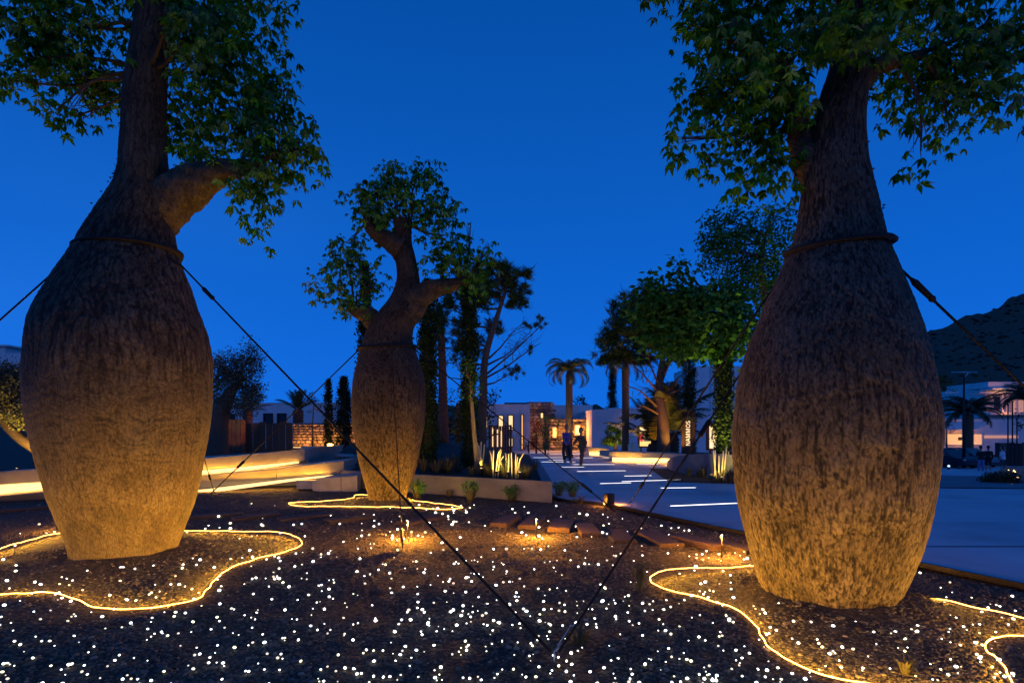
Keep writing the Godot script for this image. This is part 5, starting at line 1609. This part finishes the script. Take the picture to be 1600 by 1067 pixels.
	for k in led.size():
		var q: Array = led[k]
		var a := gnd(q[0], q[2] - slope[k] / 2.0, 0.03)
		var b := gnd(q[1], q[2] + slope[k] / 2.0, 0.03)
		st = begin(false)
		var w := Vector3(0, 0, 0.028)
		hexa(st, [a + w, b + w, b - w, a - w, a + w + Vector3.UP * 0.006, b + w + Vector3.UP * 0.006, b - w + Vector3.UP * 0.006, a - w + Vector3.UP * 0.006])
		tag(obj("path_light_strip", st, M.white_led), "white light strip let into the blue paved path", "path light", "light strips in the path")
	for q in [[1470, 1486], [1496, 1503], [1505, 1531], [1533, 1551], [1567, 1582], [1585, 1590]]:
		var a := plaza_point(at(q[0], 672, 36.4).x, 36.4, 0.03)
		var b := plaza_point(at(q[1], 672, 36.4).x, 36.4, 0.03)
		st = begin(false)
		box(st, (a + b) / 2.0, Vector3(b.x - a.x, 0.07, 0.08))
		tag(obj("kerb_light_strip", st, M.white_led), "white light strip along the road kerb before the standing group", "path light", "light strips along the road kerb")
	# star lights
	var stars := []
	while stars.size() < 960:
		var py := 782.0 + 290.0 * pow(R.randf(), 0.85)
		var px := R.randf_range(-10, 1610)
		var p := gnd(px, py, 0.012)
		var d := -p.z
		if p.x > edge_x(d) - 0.25:
			continue
		var near := false
		for t in [[-5.04, 7.05, 0.8], [3.15, 5.35, 0.75], [-2.87, 12.5, 0.5]]:
			if Vector2(p.x - t[0], d - t[1]).length() < t[2]:
				near = true
		if near or (px < 300 and py < 815 and R.randf() < 0.8) or (px < 470 and R.randf() < 0.35) or (px > 1150 and R.randf() < 0.35) or (py < 800 and R.randf() < 0.4):
			continue
		stars.append(p)
	for k in 60:                                   # thicker where the cables run to the upright guy line, and in short trails
		var c: Array = [[620, 835, 38, 20], [700, 800, 40, 14], [950, 835, 60, 16], [900, 960, 90, 40], [440, 905, 36, 22]][k % 5]
		stars.append(gnd(c[0] + R.randfn() * c[2] * 0.6, maxf(790, c[1] + R.randfn() * c[3] * 0.6), 0.012))
	stars.sort_custom(func(a, b): return a.z > b.z)
	var sm := [glow(1.0, 0.95, 0.85, 4.0), glow(1.0, 0.95, 0.6, 2.2), glow(0.85, 0.95, 1.0, 4.0), glow(1.0, 0.85, 0.6, 1.1)]
	st = begin()
	ball(st, Vector3(0, 0.0, 0), Vector3(1, 0.75, 1), 8, 5)
	st.generate_normals()
	var star := st.commit()
	var rest := [[], [], [], []]
	for k in stars.size():
		var p: Vector3 = stars[k]
		var s := (0.004 + 0.0019 * -p.z) * lerpf(0.4, 1.1, pow(R.randf(), 1.3))
		var t := Transform3D(Basis.from_euler(Vector3(R.randf_range(-0.4, 0.4), R.randf() * TAU, R.randf_range(-0.4, 0.4))).scaled(Vector3(s * R.randf_range(0.8, 1.2), s, s)), p)
		var kind := [0, 0, 0, 1, 2, 3][R.randi() % 6] as int
		if k % 3 == 0 and k < 900:
			var g := put("star_light", star, sm[kind], self)
			g.transform = t
			tag(g, "tiny white star light twinkling on the dark gravel", "star light", "star lights scattered over the gravel")
		else:
			rest[kind].append(t)
	for k in 4:
		stuff(tag(multi("star_lights", star, sm[k], rest[k]), ["pure white star lights strewn thickly over the gravel", "greenish white star lights strewn thickly over the gravel", "bluish white star lights strewn thickly over the gravel", "warm white star lights strewn thickly over the gravel"][k], "star light", "star lights scattered over the gravel"))
	stake_light("stake light by the upright guy line, its glow orange on the gravel", 637, 842, 0.6)
	stake_light("stake light standing among the lit stepping boards in the middle", 838, 838, 0.55)
	stake_light("stake light beside the boards nearest the right bottle tree", 1128, 868, 0.45)
	stake_light("stake light behind the fattest bottle tree's left foot", 88, 828, 0.15)
	# stepping boards
	var sb := [["leftmost stepping board, half buried right of the fattest tree", 334, 806, 48, 30], ["second stepping board right of the fattest tree", 400, 807, 40, 20], ["dark stepping board in front of the flat rope loop", 476, 808, 46, 12], ["stepping board below the rope loop's front edge", 545, 811, 48, 2], ["stepping board behind the upright guy line", 660, 812, 50, -8], ["first of the orange lit stepping boards in the middle", 790, 815, 34, -22], ["second of the orange lit stepping boards in the middle", 832, 817, 34, -26], ["longest orange lit stepping board in the middle", 877, 822, 50, -32], ["dark stepping board right of the longest lit one", 918, 829, 44, -36], ["dark stepping board crossed by the right guy line", 968, 838, 42, -44], ["rusty stepping board left of the brightest lit one", 1028, 843, 36, -52], ["brightest rusty stepping board beside the right bottle tree", 1089, 848, 36, -64], ["dark stepping board tucked against the right bottle tree", 1141, 853, 44, -76], ["dark board lying at the left edge before the benches", 40, 795, 100, 4]]
	for q in sb:
		var p := gnd(q[1], q[2])
		var b := Basis(Vector3.UP, deg_to_rad(-float(q[4]) * 0.9 + 55.0)) * Basis(Vector3.RIGHT, R.randf_range(-0.02, 0.02))
		st = begin(false)
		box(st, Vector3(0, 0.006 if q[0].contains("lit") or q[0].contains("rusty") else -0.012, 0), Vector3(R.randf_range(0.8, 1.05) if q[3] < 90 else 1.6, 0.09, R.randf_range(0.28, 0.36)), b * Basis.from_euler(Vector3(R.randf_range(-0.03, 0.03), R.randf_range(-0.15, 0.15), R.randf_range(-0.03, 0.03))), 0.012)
		tag(obj("stepping_board", st, M.slab if q[0].contains("lit") or q[0].contains("rusty") else M.unlit_slab, self, p), q[0], "stepping board", "stepping boards across the gravel")  # lit and rusty boards take the lighter material, the others its shaded copy
	# bollard
	o = thing("bollard", "small dark square bollard on the plaza's edge with amber light beneath", "bollard", gnd(952, 791))
	st = begin(false)
	box(st, Vector3(0, 0.15, 0), Vector3(0.17, 0.24, 0.15), Basis(Vector3.UP, 0.3), 0.012)
	obj("post", st, M.dark_metal, o)
	for s in [-1, 1]:
		st = begin(false)
		box(st, Vector3(0.1 * s, 0.05, -0.03), Vector3(0.02, 0.03, 0.1))
		obj("lamp_slot", st, M.warm, o)
		omni(o, Vector3(0.2 * s, 0.12, -0.02), Color(1.0, 0.6, 0.22), 0.035)
	# bamboo lights
	var tips := [[765, 704, 771, 723], [771, 703, 770, 745], [782, 702, 773, 720], [787, 713, 775, 728], [784, 703, 777, 722], [780, 716, 789, 744], [790, 708, 793, 746], [795, 709, 794, 746], [799, 707, 800, 740], [806, 709, 805, 738], [809, 714, 806, 735], [819, 708, 804, 730], [812, 722, 809, 746]]
	var bam_l := ["slanting", "upright", "leaning"]
	o = thing("bamboo_light_cluster", "cluster of glowing yellow bamboo canes in the straight planter", "garden light", Vector3(at(790, 672, 12.8).x, 0.42, -12.8))
	for q in tips:
		st = begin()
		var d := 13.25 + R.randf() * 0.4
		tube(st, [rooted(at(q[2], maxf(q[3], 742), d)), at(lerpf(q[2], q[0], 0.6), lerpf(q[3], q[1], 0.6), d), at(q[0], q[1], d)], [0.015, 0.015, 0.014], 7)
		obj("bamboo_cane", st, M.bamboo, o, -o.position)
	for q in [[776, 12.98], [812, 12.62], [794, 12.78]]:
		var g := thing("garden_light", "uplight hidden behind the %s canes of the planter's bamboo cluster" % ("leftmost" if q[0] < 780 else "rightmost" if q[0] > 800 else "middle"), "lamp", Vector3(at(q[0], 672, q[1]).x, 0.5, -q[1]), "uplights among the planter bamboo")
		uplight(g, Vector3(0, 0.8, -0.8), Color(1.0, 0.82, 0.4), 0.13, 70.0)
	o = thing("bamboo_light_cluster", "narrow cluster of pale bamboo canes behind the slender lit stem", "garden light", Vector3(at(750, 672, 16.0).x, 0.45, -16.0))
	for q in [[746, 692, 748, 718], [752, 690, 750, 718], [748, 696, 752, 718], [757, 694, 753, 718]]:
		st = begin()
		tube(st, [rooted(at(q[2], q[3], 16.0)), at(q[0], q[1], 16.0)], [0.02], 7)
		obj("bamboo_cane", st, M.bamboo, o, -o.position)
	o = thing("bamboo_light_cluster", "bamboo canes standing between the tall slim palm and the left poster", "garden light", Vector3(at(990, 672, 29.5).x, 0.3, -29.5))
	for q in [[982, 694, 983, 706], [989, 691, 988, 706], [993, 690, 992, 706], [987, 692, 989, 706], [998, 694, 996, 706]]:
		st = begin()
		tube(st, [rooted(at(q[2], q[3], 28.0)), at(q[0], q[1], 28.0)], [0.03], 7)
		obj("bamboo_cane", st, M.bamboo, o, -o.position)
	o = thing("garden_light", "uplight at the bamboo canes beside the left poster", "lamp", at(990, 708, 27.4), "small garden uplights")
	uplight(o, Vector3(0, 0.7, -0.8), Color(1, 0.8, 0.4), 0.3, 60.0)
	o = thing("bamboo_light_cluster", "tall bamboo canes under the right poster by the nearest bottle tree", "garden light", Vector3(at(1125, 672, 16.8).x, 0.05, -16.8))
	for q in [[1115, 703, 1120, 744], [1118, 703, 1117, 720], [1124, 712, 1123, 735], [1136, 698, 1130, 744], [1131, 704, 1127, 735], [1139, 705, 1139, 746]]:
		st = begin()
		tube(st, [rooted(at(q[2], q[3], 16.8)), at(q[0], q[1], 16.8)], [0.022], 7)
		obj("bamboo_cane", st, M.bamboo, o, -o.position)
	o = thing("garden_light", "bright uplight among the canes under the right poster", "lamp", at(1128, 745, 16.0), "small garden uplights")
	uplight(o, Vector3(-0.05, 0.7, -0.8), Color(1, 0.82, 0.42), 0.4, 65.0)

# ---------------------------------------------------------------- people
func nets(bones: Array, cell: float, k: float, cut := [-9.0, 9.0]) -> ArrayMesh:     # bones: a, b, ra, rb; a smooth union of tapered capsules as surface nets
	var lo := Vector3.ONE * 99.0
	var hi := -lo
	for b in bones:
		var r: float = maxf(b[2], b[3]) + cell * 3.0
		for p in [b[0], b[1]]:
			lo = lo.min(p - Vector3.ONE * r)
			hi = hi.max(p + Vector3.ONE * r)
	var n := Vector3i(((hi - lo) / cell).ceil()) + Vector3i.ONE
	var f := PackedFloat32Array()
	f.resize(n.x * n.y * n.z)
	f.fill(1.0)
	for b in bones:
		var a: Vector3 = b[0]
		var ab: Vector3 = b[1] - b[0]
		var l2 := maxf(ab.length_squared(), 1e-6)
		var r: float = maxf(b[2], b[3]) + k + cell * 2.0
		var i0 := Vector3i(((a.min(b[1]) - Vector3.ONE * r - lo) / cell).floor()).clamp(Vector3i.ZERO, n - Vector3i.ONE)
		var i1 := Vector3i(((a.max(b[1]) + Vector3.ONE * r - lo) / cell).ceil()).clamp(Vector3i.ZERO, n - Vector3i.ONE)
		for z in range(i0.z, i1.z + 1):
			for y in range(i0.y, i1.y + 1):
				for x in range(i0.x, i1.x + 1):
					var p := lo + Vector3(x, y, z) * cell - a
					var t := clampf(p.dot(ab) / l2, 0.0, 1.0)
					var d := (p - ab * t).length() - lerpf(b[2], b[3], t)
					var id := (z * n.y + y) * n.x + x
					var o := f[id]
					var h := maxf(k - absf(o - d), 0.0) / k
					f[id] = minf(o, d) - h * h * k * 0.25
	if cut[0] > -9.0 or cut[1] < 9.0:
		for z in n.z:
			for y in n.y:
				var py := lo.y + y * cell
				for x in n.x:
					var id := (z * n.y + y) * n.x + x
					f[id] = maxf(f[id], maxf(cut[0] - py, py - cut[1]))
	var vid := {}
	var st := SurfaceTool.new()
	st.begin(Mesh.PRIMITIVE_TRIANGLES)
	st.set_smooth_group(0)
	var count := 0
	var verts := PackedVector3Array()
	for z in n.z - 1:
		for y in n.y - 1:
			for x in n.x - 1:
				var sum := Vector3.ZERO
				var hits := 0
				var v := []
				for q in 8:
					v.append(f[((z + (q >> 2)) * n.y + y + ((q >> 1) & 1)) * n.x + x + (q & 1)])
				for e in [[0, 1], [2, 3], [4, 5], [6, 7], [0, 2], [1, 3], [4, 6], [5, 7], [0, 4], [1, 5], [2, 6], [3, 7]]:
					var va: float = v[e[0]]
					var vb: float = v[e[1]]
					if (va < 0.0) != (vb < 0.0):
						var t := va / (va - vb)
						var pa := Vector3(e[0] & 1, (e[0] >> 1) & 1, e[0] >> 2)
						var pb := Vector3(e[1] & 1, (e[1] >> 1) & 1, e[1] >> 2)
						sum += pa.lerp(pb, t)
						hits += 1
				if hits:
					vid[(z * n.y + y) * n.x + x] = count
					verts.append(lo + (Vector3(x, y, z) + sum / hits) * cell)
					count += 1
	for v in verts:
		st.add_vertex(v)
	var step := [1, n.x, n.x * n.y]
	for id in vid:
		for ax in 3:
			var u: int = step[(ax + 1) % 3]
			var w: int = step[(ax + 2) % 3]
			var inside := f[id] < 0.0
			if inside != (f[id + step[ax]] < 0.0) and vid.has(id - u) and vid.has(id - w) and vid.has(id - u - w):
				var q := [vid[id], vid[id - u], vid[id - u - w], vid[id - w]]
				if not inside:
					q.reverse()
				for t in [0, 2, 1, 0, 3, 2]:
					st.add_index(q[t])
	st.generate_normals()
	return st.commit()

func person(label: String, pos: Vector3, turn: float, stride: float, bend: float, arms: Array, shirt: Color, legs: Color, hair: Color, leg_to: float, sleeve: float, big := 1.0) -> void:
	var o := thing("person", label, "person", pos, "", turn)
	var skin := mat(0.36, 0.21, 0.14, 0.55)
	var hip := Vector3(0, 0.93, 0)
	var fwd := Vector3(0, cos(bend), sin(bend))
	var chest := hip + fwd * 0.34
	var neck := hip + fwd * 0.52
	var head := neck + fwd * 0.1 + Vector3(0, 0.07, 0.03)
	var b := [[hip + Vector3(-0.06, 0, 0), hip + Vector3(0.06, 0, 0), 0.125, 0.125], [hip + Vector3(0, 0.05, 0), chest, 0.12, 0.13], [chest + Vector3(-0.07, 0, 0), chest + Vector3(0.07, 0, 0), 0.115, 0.115], [neck + Vector3(-0.15, -0.05, 0), neck + Vector3(0.15, -0.05, 0), 0.06, 0.06], [neck, head, 0.055, 0.052]]
	var torso := b.slice(0, 4)
	b.append([head + Vector3(0, 0.03, -0.012), head + Vector3(0, 0.13, -0.015), 0.07, 0.088])
	b.append([head + Vector3(0, 0.02, 0.04), head + Vector3(0, 0.1, 0.03), 0.045, 0.06])
	b.append([head + Vector3(0, 0.065, 0.09), head + Vector3(0, 0.045, 0.108), 0.01, 0.013])
	for s in [-1, 1]:
		b.append([head + Vector3(0.085 * s, 0.04, -0.01), head + Vector3(0.09 * s, 0.09, -0.015), 0.012, 0.015])
	var pants := [torso[0]]
	var upper := []
	var fingers := begin()
	for s in [-1, 1]:
		var h := hip + Vector3(0.095 * s, -0.04, 0)
		var knee := h + Vector3(0.01 * s, -0.42 * cos(stride), 0.42 * sin(stride) * s + 0.03)
		var foot := Vector3(knee.x + 0.01 * s, 0.08, knee.z + (0.16 if s < 0 else -0.02) * signf(stride) * s * -minf(1.0, absf(stride) * 3.0) - 0.03)
		b.append([h, knee, 0.088, 0.06]); b.append([knee, foot, 0.058, 0.038]); b.append([foot + Vector3(0, -0.04, -0.03), foot + Vector3(0.015 * s, -0.05, 0.14), 0.04, 0.03])
		pants.append([h, knee, 0.1, 0.078]); pants.append([knee, foot, 0.078, 0.066])
		var sh := neck + Vector3(0.185 * s, -0.055, 0)
		var arm: Vector2 = arms[0 if s < 0 else 1]       # swing of the upper arm and of the forearm
		var el := sh + Vector3(0.05 * s, -0.28 * cos(arm.x), 0.28 * sin(arm.x))
		var wr := el + Vector3(-0.03 * s, -0.24 * cos(arm.y), 0.24 * sin(arm.y))
		var hd := (wr - el).normalized()
		b.append([sh, el, 0.047, 0.038]); b.append([el, wr, 0.038, 0.026]); b.append([wr, wr + hd * 0.06, 0.027, 0.03])
		upper.append([sh, el, 0.06, 0.055])
		if sleeve > 0.5:
			upper.append([el, wr, 0.052, 0.042])
		var sd := hd.cross(Vector3(s, 0, 0)).normalized()
		for k in 4:
			var r0 := wr + hd * 0.075 + sd * (0.016 * (k - 1.5))
			var l := [0.06, 0.075, 0.07, 0.052][k] as float
			tube(fingers, [r0, r0 + hd * l * 0.5, r0 + hd * l * 0.95 + Vector3(-0.015 * s, 0, 0)], [0.0095, 0.009, 0.007], 5)
		tube(fingers, [wr + hd * 0.02 + sd * 0.02, wr + hd * 0.05 + sd * 0.045, wr + hd * 0.085 + sd * 0.05], [0.011, 0.01, 0.007], 5)
	var body := put("body", nets(b, 0.024, 0.035), skin, o)
	fingers.generate_normals()
	put("fingers", fingers.commit(), skin, body)
	var sm := mat(shirt.r, shirt.g, shirt.b, 0.9)
	var sb := []
	for q in torso:
		sb.append([q[0], q[1], q[2] + 0.018, q[3] + 0.018])
	put("shirt", nets(sb + upper, 0.026, 0.04, [0.86, 1.44]), sm, o)
	put("trousers", nets(pants, 0.026, 0.03, [leg_to, 1.0]), mat(legs.r, legs.g, legs.b, 0.9), o)
	put("hair", nets([[head + Vector3(0, 0.11, -0.035), head + Vector3(0, 0.145, -0.02), 0.088, 0.085], [head + Vector3(0, 0.0, -0.07), head + Vector3(0, 0.08, -0.06), 0.05, 0.07]], 0.016, 0.03), mat(hair.r, hair.g, hair.b, 0.7), o)
	o.scale = Vector3.ONE * big

func people() -> void:
	var dk := Color(0.015, 0.012, 0.01)
	person("walker in a blue top and dark trousers, passing the single palm on the path", gnd(885, 722, 0.03), 0.5, 0.32, 0.05, [Vector2(0.35, 0.6), Vector2(-0.35, -0.1)], Color(0.03, 0.05, 0.3), Color(0.02, 0.022, 0.03), dk, 0.1, 0.0)
	person("walker in olive top and brown trousers, nearer one of the pair on the path", gnd(910, 728.5, 0.03), -0.9, 0.35, 0.16, [Vector2(0.5, 0.9), Vector2(-0.3, 0.1)], Color(0.1, 0.085, 0.04), Color(0.14, 0.08, 0.05), dk, 0.1, 1.0, 0.92)
	var g := [["bystander in black top and pale blue jeans, leftmost of the roadside group", 1534, Color(0.012, 0.01, 0.012), Color(0.12, 0.18, 0.36), 0.1, 0.0, 2.9], ["bystander in black with dark red shorts, second of the roadside group", 1551, Color(0.012, 0.012, 0.014), Color(0.06, 0.012, 0.016), 0.42, 1.0, 2.4], ["bystander in a white shirt among the roadside group", 1568, Color(0.6, 0.62, 0.66), Color(0.05, 0.055, 0.07), 0.42, 0.0, 3.6], ["bystander in black top and dark green shorts, rightmost of the roadside group", 1579, Color(0.01, 0.01, 0.012), Color(0.012, 0.03, 0.022), 0.45, 0.0, -2.2]]
	for k in g.size():
		var q: Array = g[k]
		person(q[0], plaza_point(at(q[1], 672, 38.0).x, 38.0 + 0.3 * (k % 2), 0.0), q[6], 0.07, 0.06, [Vector2(0.2, 0.9 if k > 1 else 0.3), Vector2(0.1, 1.2 if k == 3 else 0.2)], q[2], q[3], dk, q[4], q[5], 1.0)

# ---------------------------------------------------------------- small things
func poster_texture(kind: int) -> ImageTexture:
	var w := 64
	var h := 128
	var im := Image.create(w, h, false, Image.FORMAT_RGB8)
	var nz := noise(FastNoiseLite.TYPE_SIMPLEX_SMOOTH, 0.05, 60 + kind, 3)
	for y in h:
		for x in w:
			var u := float(x) / w
			var v := float(y) / h
			var c := Color(1.0, 0.86, 0.58)
			var n := nz.get_noise_2d(x, y) * 0.25
			if kind == 0:
				if Vector2((u - 0.14) / 0.16, (v - 0.55) / 0.24).length() + n < 1.0:
					c = Color(0.86, 0.16, 0.06)
				if Vector2((u - 0.62) / 0.13, (v - 0.45) / 0.16).length() + n * 2.0 < 1.0:
					c = Color(0.42, 0.36, 0.05)
				if v > 0.78 + n * 0.2:
					c = Color(1.0, 0.8, 0.4)
			else:
				if Vector2((u - 0.55) / 0.3, (v - 0.3) / 0.2).length() + n < 1.0:
					c = Color(0.55, 0.3, 0.08)
				if Vector2((u - 0.6) / 0.22, (v - 0.42) / 0.24).length() + n < 1.0:
					c = Color(1.0, 0.82, 0.35)
				if Vector2((u - 0.3) / 0.13, (v - 0.5) / 0.13).length() + n < 1.0:
					c = Color(0.35, 0.14, 0.06)
				if v > 0.7:
					c = c.lerp(Color(1.0, 0.85, 0.6), 0.8)
			im.set_pixel(x, y, c)
	return ImageTexture.create_from_image(im)

func light_poster(label: String, x0: float, y0: float, x1: float, y1: float, d: float, kind: int) -> void:
	var a := at(x0, y1, d)
	var b := at(x1, y0, d)
	var o := thing("lit_poster", label, "lit poster", Vector3((a.x + b.x) / 2.0, a.y - 0.3, -d))
	var c := Vector3(0, (a.y + b.y) / 2.0, 0) - Vector3(0, o.position.y, 0)
	var w := b.x - a.x
	var h := b.y - a.y
	var st := begin(false)
	box(st, c + Vector3(0, 0, -0.1), Vector3(w + 0.2, h + 0.2, 0.16), Basis(), 0.015)
	obj("case", st, M.corten, o)
	st = begin(false)
	for s in [-1, 1]:
		box(st, Vector3(s * w * 0.35, -0.2, -0.1), Vector3(0.08, 1.0, 0.08))
	obj("post", st, M.corten, o)
	st = begin(false)
	var z := 0.0
	var uvs := [Vector2(0, 1), Vector2(0, 0), Vector2(1, 0), Vector2(0, 1), Vector2(1, 0), Vector2(1, 1)]
	var cs := [Vector2(-1, -1), Vector2(-1, 1), Vector2(1, 1), Vector2(-1, -1), Vector2(1, 1), Vector2(1, -1)]
	for k in 6:
		st.set_uv(uvs[k])
		st.add_vertex(c + Vector3(cs[k].x * w / 2.0, cs[k].y * h / 2.0, z))
	var m := mat(0.5, 0.5, 0.5, 0.3)
	m.emission_enabled = true
	m.emission_operator = BaseMaterial3D.EMISSION_OP_MULTIPLY
	m.emission = Color.WHITE
	m.emission_texture = poster_texture(kind)
	m.emission_energy_multiplier = 1.35
	obj("light_panel", st, m, o)
	strip_light(o, c + Vector3(0, -h / 2.0, 0.02), c + Vector3(0, h / 2.0, 0.02), Vector3(0, 0, 1), w, Color(1.0, 0.78, 0.45), 0.25)

func details() -> void:
	light_poster("left lit poster with a red and a green shape, behind the lit pines", 1000, 667, 1017, 697, 33.0, 0)
	light_poster("right lit poster with a golden figure, next to the ivy trunk", 1109, 666, 1122, 700.5, 24.0, 1)
	# lettered sign
	var o := thing("lettered_sign", "tall dark sign board with NAMMOS in glowing letters running upward", "sign", Vector3(at(1075, 706, 27.5).x, 0.03, -27.5))
	var st := begin(false)
	var a := Vector3(at(1066, 706, 27.5).x, 0.03, -27.5)
	var b := at(1087, 641, 27.5)
	box(st, Vector3((a.x + b.x) / 2.0, (a.y + b.y) / 2.0, -27.55) - o.position, Vector3(b.x - a.x, b.y - a.y, 0.08), Basis(), 0.01)
	obj("board", st, mat(0.045, 0.024, 0.014, 0.8), o)
	var tm := TextMesh.new()
	var sf := SystemFont.new()
	sf.font_names = PackedStringArray(["Droid Sans"])
	tm.font = sf
	tm.text = "NAMMOS"
	tm.font_size = 64
	tm.pixel_size = 0.0046
	tm.depth = 0.02
	var lt := put("sign_letters", tm, glow(1.0, 0.72, 0.4, 1.2), o)
	lt.position = at(1075.5, 677, 27.45) - o.position
	lt.rotation.z = PI / 2.0
	# street lamp
	var p := plaza_point(at(1507, 672, 42.0).x, 42.0, 0.0)
	o = thing("street_lamp", "tall dark unlit street lamp with a T-shaped arm by the road", "street lamp", p)
	st = begin()
	tube(st, [Vector3.ZERO, Vector3(0, 3.0, 0), Vector3(0, 7.1, 0)], [0.11, 0.09, 0.06], 10)
	obj("pole", st, M.dark_metal, o)
	st = begin()
	tube(st, [Vector3(0, 6.9, 0), Vector3(0.3, 7.3, 0), Vector3(0.5, 7.38, 0)], [0.035], 6)
	tube(st, [Vector3(-0.95, 7.38, 0), Vector3(1.05, 7.4, 0)], [0.05], 6)
	obj("arm", st, M.steel, o)
	for q in [["slim dark flag post left of the pair beyond the road", 1576, 632], ["slim dark flag post right of the pair beyond the road", 1583, 628], ["shorter dark post at the canopy's edge beyond the road", 1590, 655]]:
		p = plaza_point(at(q[1], 672, 48.0).x, 48.0, 0.0)
		o = thing("slim_post", q[0], "post", p)
		st = begin()
		var top := at(q[1], q[2], 48.0).y - p.y
		tube(st, [Vector3.ZERO, Vector3(0, top, 0)], [0.06, 0.05], 7)
		obj("shaft", st, M.dark_metal, o)
		st = begin()
		ball(st, Vector3(0, top, 0), Vector3.ONE * 0.08, 8, 5)
		obj("cap", st, M.dark_metal, o)
	car("parked grey hatchback facing the road behind the standing group", plaza_point(at(1514, 672, 44.0).x, 44.0, 0.0), 0.25, mat(0.16, 0.19, 0.23, 0.35, 0.3))
	car("dark parked car half hidden by the nearest bottle tree's right flank", plaza_point(at(1484, 672, 43.0).x, 43.0, 0.0), 0.1, mat(0.015, 0.02, 0.035, 0.35, 0.3))
	# planted island on the right
	o = thing("boulder", "dark rounded boulder at the right edge of the road", "boulder", plaza_point(at(1592, 672, 17.0).x, 17.0, 0.0))
	st = begin()
	var nz := noise(FastNoiseLite.TYPE_SIMPLEX_SMOOTH, 1.2, 77, 3)
	for i in 10:
		for k in 18:
			var q := []
			for e in [[i, k], [i + 1, k], [i + 1, k + 1], [i, k + 1]]:
				var v: float = PI * 0.55 * e[0] / 10.0
				var u: float = TAU * (e[1] % 18) / 18.0
				var dir := Vector3(sin(v) * cos(u), cos(v), sin(v) * sin(u))
				q.append(dir * Vector3(0.62, 0.46, 0.5) * (1.0 + 0.3 * nz.get_noise_3dv(dir)))
			if i > 0:
				tri(st, q[0], q[3], q[2])
			tri(st, q[0], q[2], q[1])
	obj("rock", st, M.stonewall, o)
	for q in [["dark low bush left of the boulder, dotted with lit white blooms", 1566, 16.6], ["dark low bush behind the boulder at the right edge", 1610, 18.6]]:
		var c := plaza_point(at(q[1], 672, q[2]).x, q[2], 0.0)
		o = thing("low_bush", q[0], "bush", c)
		var xf := []
		for k in 120:
			var u := rdir()
			xf.append(Transform3D(Basis(rdir(), R.randf() * 3.0), Vector3(u.x * 0.55, absf(u.y) * 0.3, u.z * 0.4) * pow(R.randf(), 0.3)))
		stuff(multi("foliage", small_leaves(8, 10, 0.1, 0.05, 1.6), leaf_mat(0.02, 0.04, 0.014), xf, o))
		if q[1] < 1600:
			st = begin()
			for k in 4:
				ball(st, Vector3(R.randf_range(-0.05, 0.2), 0.34 + R.randf() * 0.08, 0.2 + R.randf() * 0.1), Vector3.ONE * 0.022, 7, 5)
			obj("blooms", st, mat(0.8, 0.75, 0.6), o)
			var gl := thing("garden_light", "tiny light beside the low bush by the boulder", "lamp", c + Vector3(0.1, 0.26, 0.42), "small garden uplights")
			uplight(gl, Vector3(0, 1, -0.6), Color(1, 0.8, 0.5), 0.06, 60.0)
	o = thing("marker_light", "small cold blue marker lamp on the ground by the parked cars", "lamp", plaza_point(at(1483, 672, 40.0).x, 40.0, 0.0))
	st = begin()
	tube(st, [Vector3.ZERO, Vector3(0, 0.22, 0)], [0.07, 0.06], 8)
	obj("case", st, M.dark_metal, o)
	st = begin()
	ball(st, Vector3(0, 0.28, 0.02), Vector3.ONE * 0.08, 8, 6)
	obj("lamp_globe", st, glow(0.35, 0.6, 1.0, 2.5), o)

func car(label: String, pos: Vector3, turn: float, paint: Material) -> void:
	var o := thing("parked_car", label, "car", pos, "", turn)
	var secs := []          # front to back: z, half width, bottom, top
	var st := begin(false)
	for q in [[1.95, 0.7, 0.3, 0.62], [1.85, 0.8, 0.22, 0.74], [1.0, 0.86, 0.2, 0.9], [0.4, 0.87, 0.2, 0.95], [-1.2, 0.87, 0.2, 0.98], [-1.85, 0.82, 0.25, 0.95], [-1.95, 0.74, 0.35, 0.85]]:
		secs.append([Vector3(-q[1], q[3], q[0]), Vector3(q[1], q[3], q[0]), Vector3(q[1], q[2], q[0]), Vector3(-q[1], q[2], q[0])])
	loft(st, secs)
	obj("body", st, paint, o)
	st = begin(false)
	secs = []
	for q in [[0.98, 0.74, 0.9, 0.92], [0.3, 0.62, 0.92, 1.42], [-1.2, 0.62, 0.92, 1.45], [-1.75, 0.72, 0.92, 0.97]]:
		secs.append([Vector3(-q[1], q[3], q[0]), Vector3(q[1], q[3], q[0]), Vector3(q[1] + 0.08, q[2], q[0]), Vector3(-q[1] - 0.08, q[2], q[0])])
	loft(st, secs)
	obj("windows", st, mat(0.03, 0.04, 0.05, 0.08), o)
	st = begin(false)
	box(st, Vector3(0, 1.455, -0.45), Vector3(1.22, 0.04, 1.5), Basis(), 0.015)
	obj("roof", st, paint, o)
	for s in [-1, 1]:
		for z in [1.2, -1.25]:
			st = begin()
			tube(st, [Vector3(0.72 * s, 0.31, z), Vector3(0.74 * s, 0.31, z), Vector3(0.88 * s, 0.31, z), Vector3(0.89 * s, 0.31, z)], [0.29, 0.31, 0.31, 0.28], 16)
			obj("wheel", st, mat(0.012, 0.012, 0.013, 0.8), o)
		st = begin()
		ball(st, Vector3(0.6 * s, 0.63, 1.86), Vector3(0.16, 0.08, 0.1), 10, 6)
		obj("headlight", st, mat(0.7, 0.72, 0.75, 0.1), o)
	st = begin(false)
	box(st, Vector3(0, 0.36, 1.95), Vector3(1.3, 0.14, 0.06), Basis(), 0.02)
	obj("bumper", st, mat(0.02, 0.02, 0.022, 0.6), o)
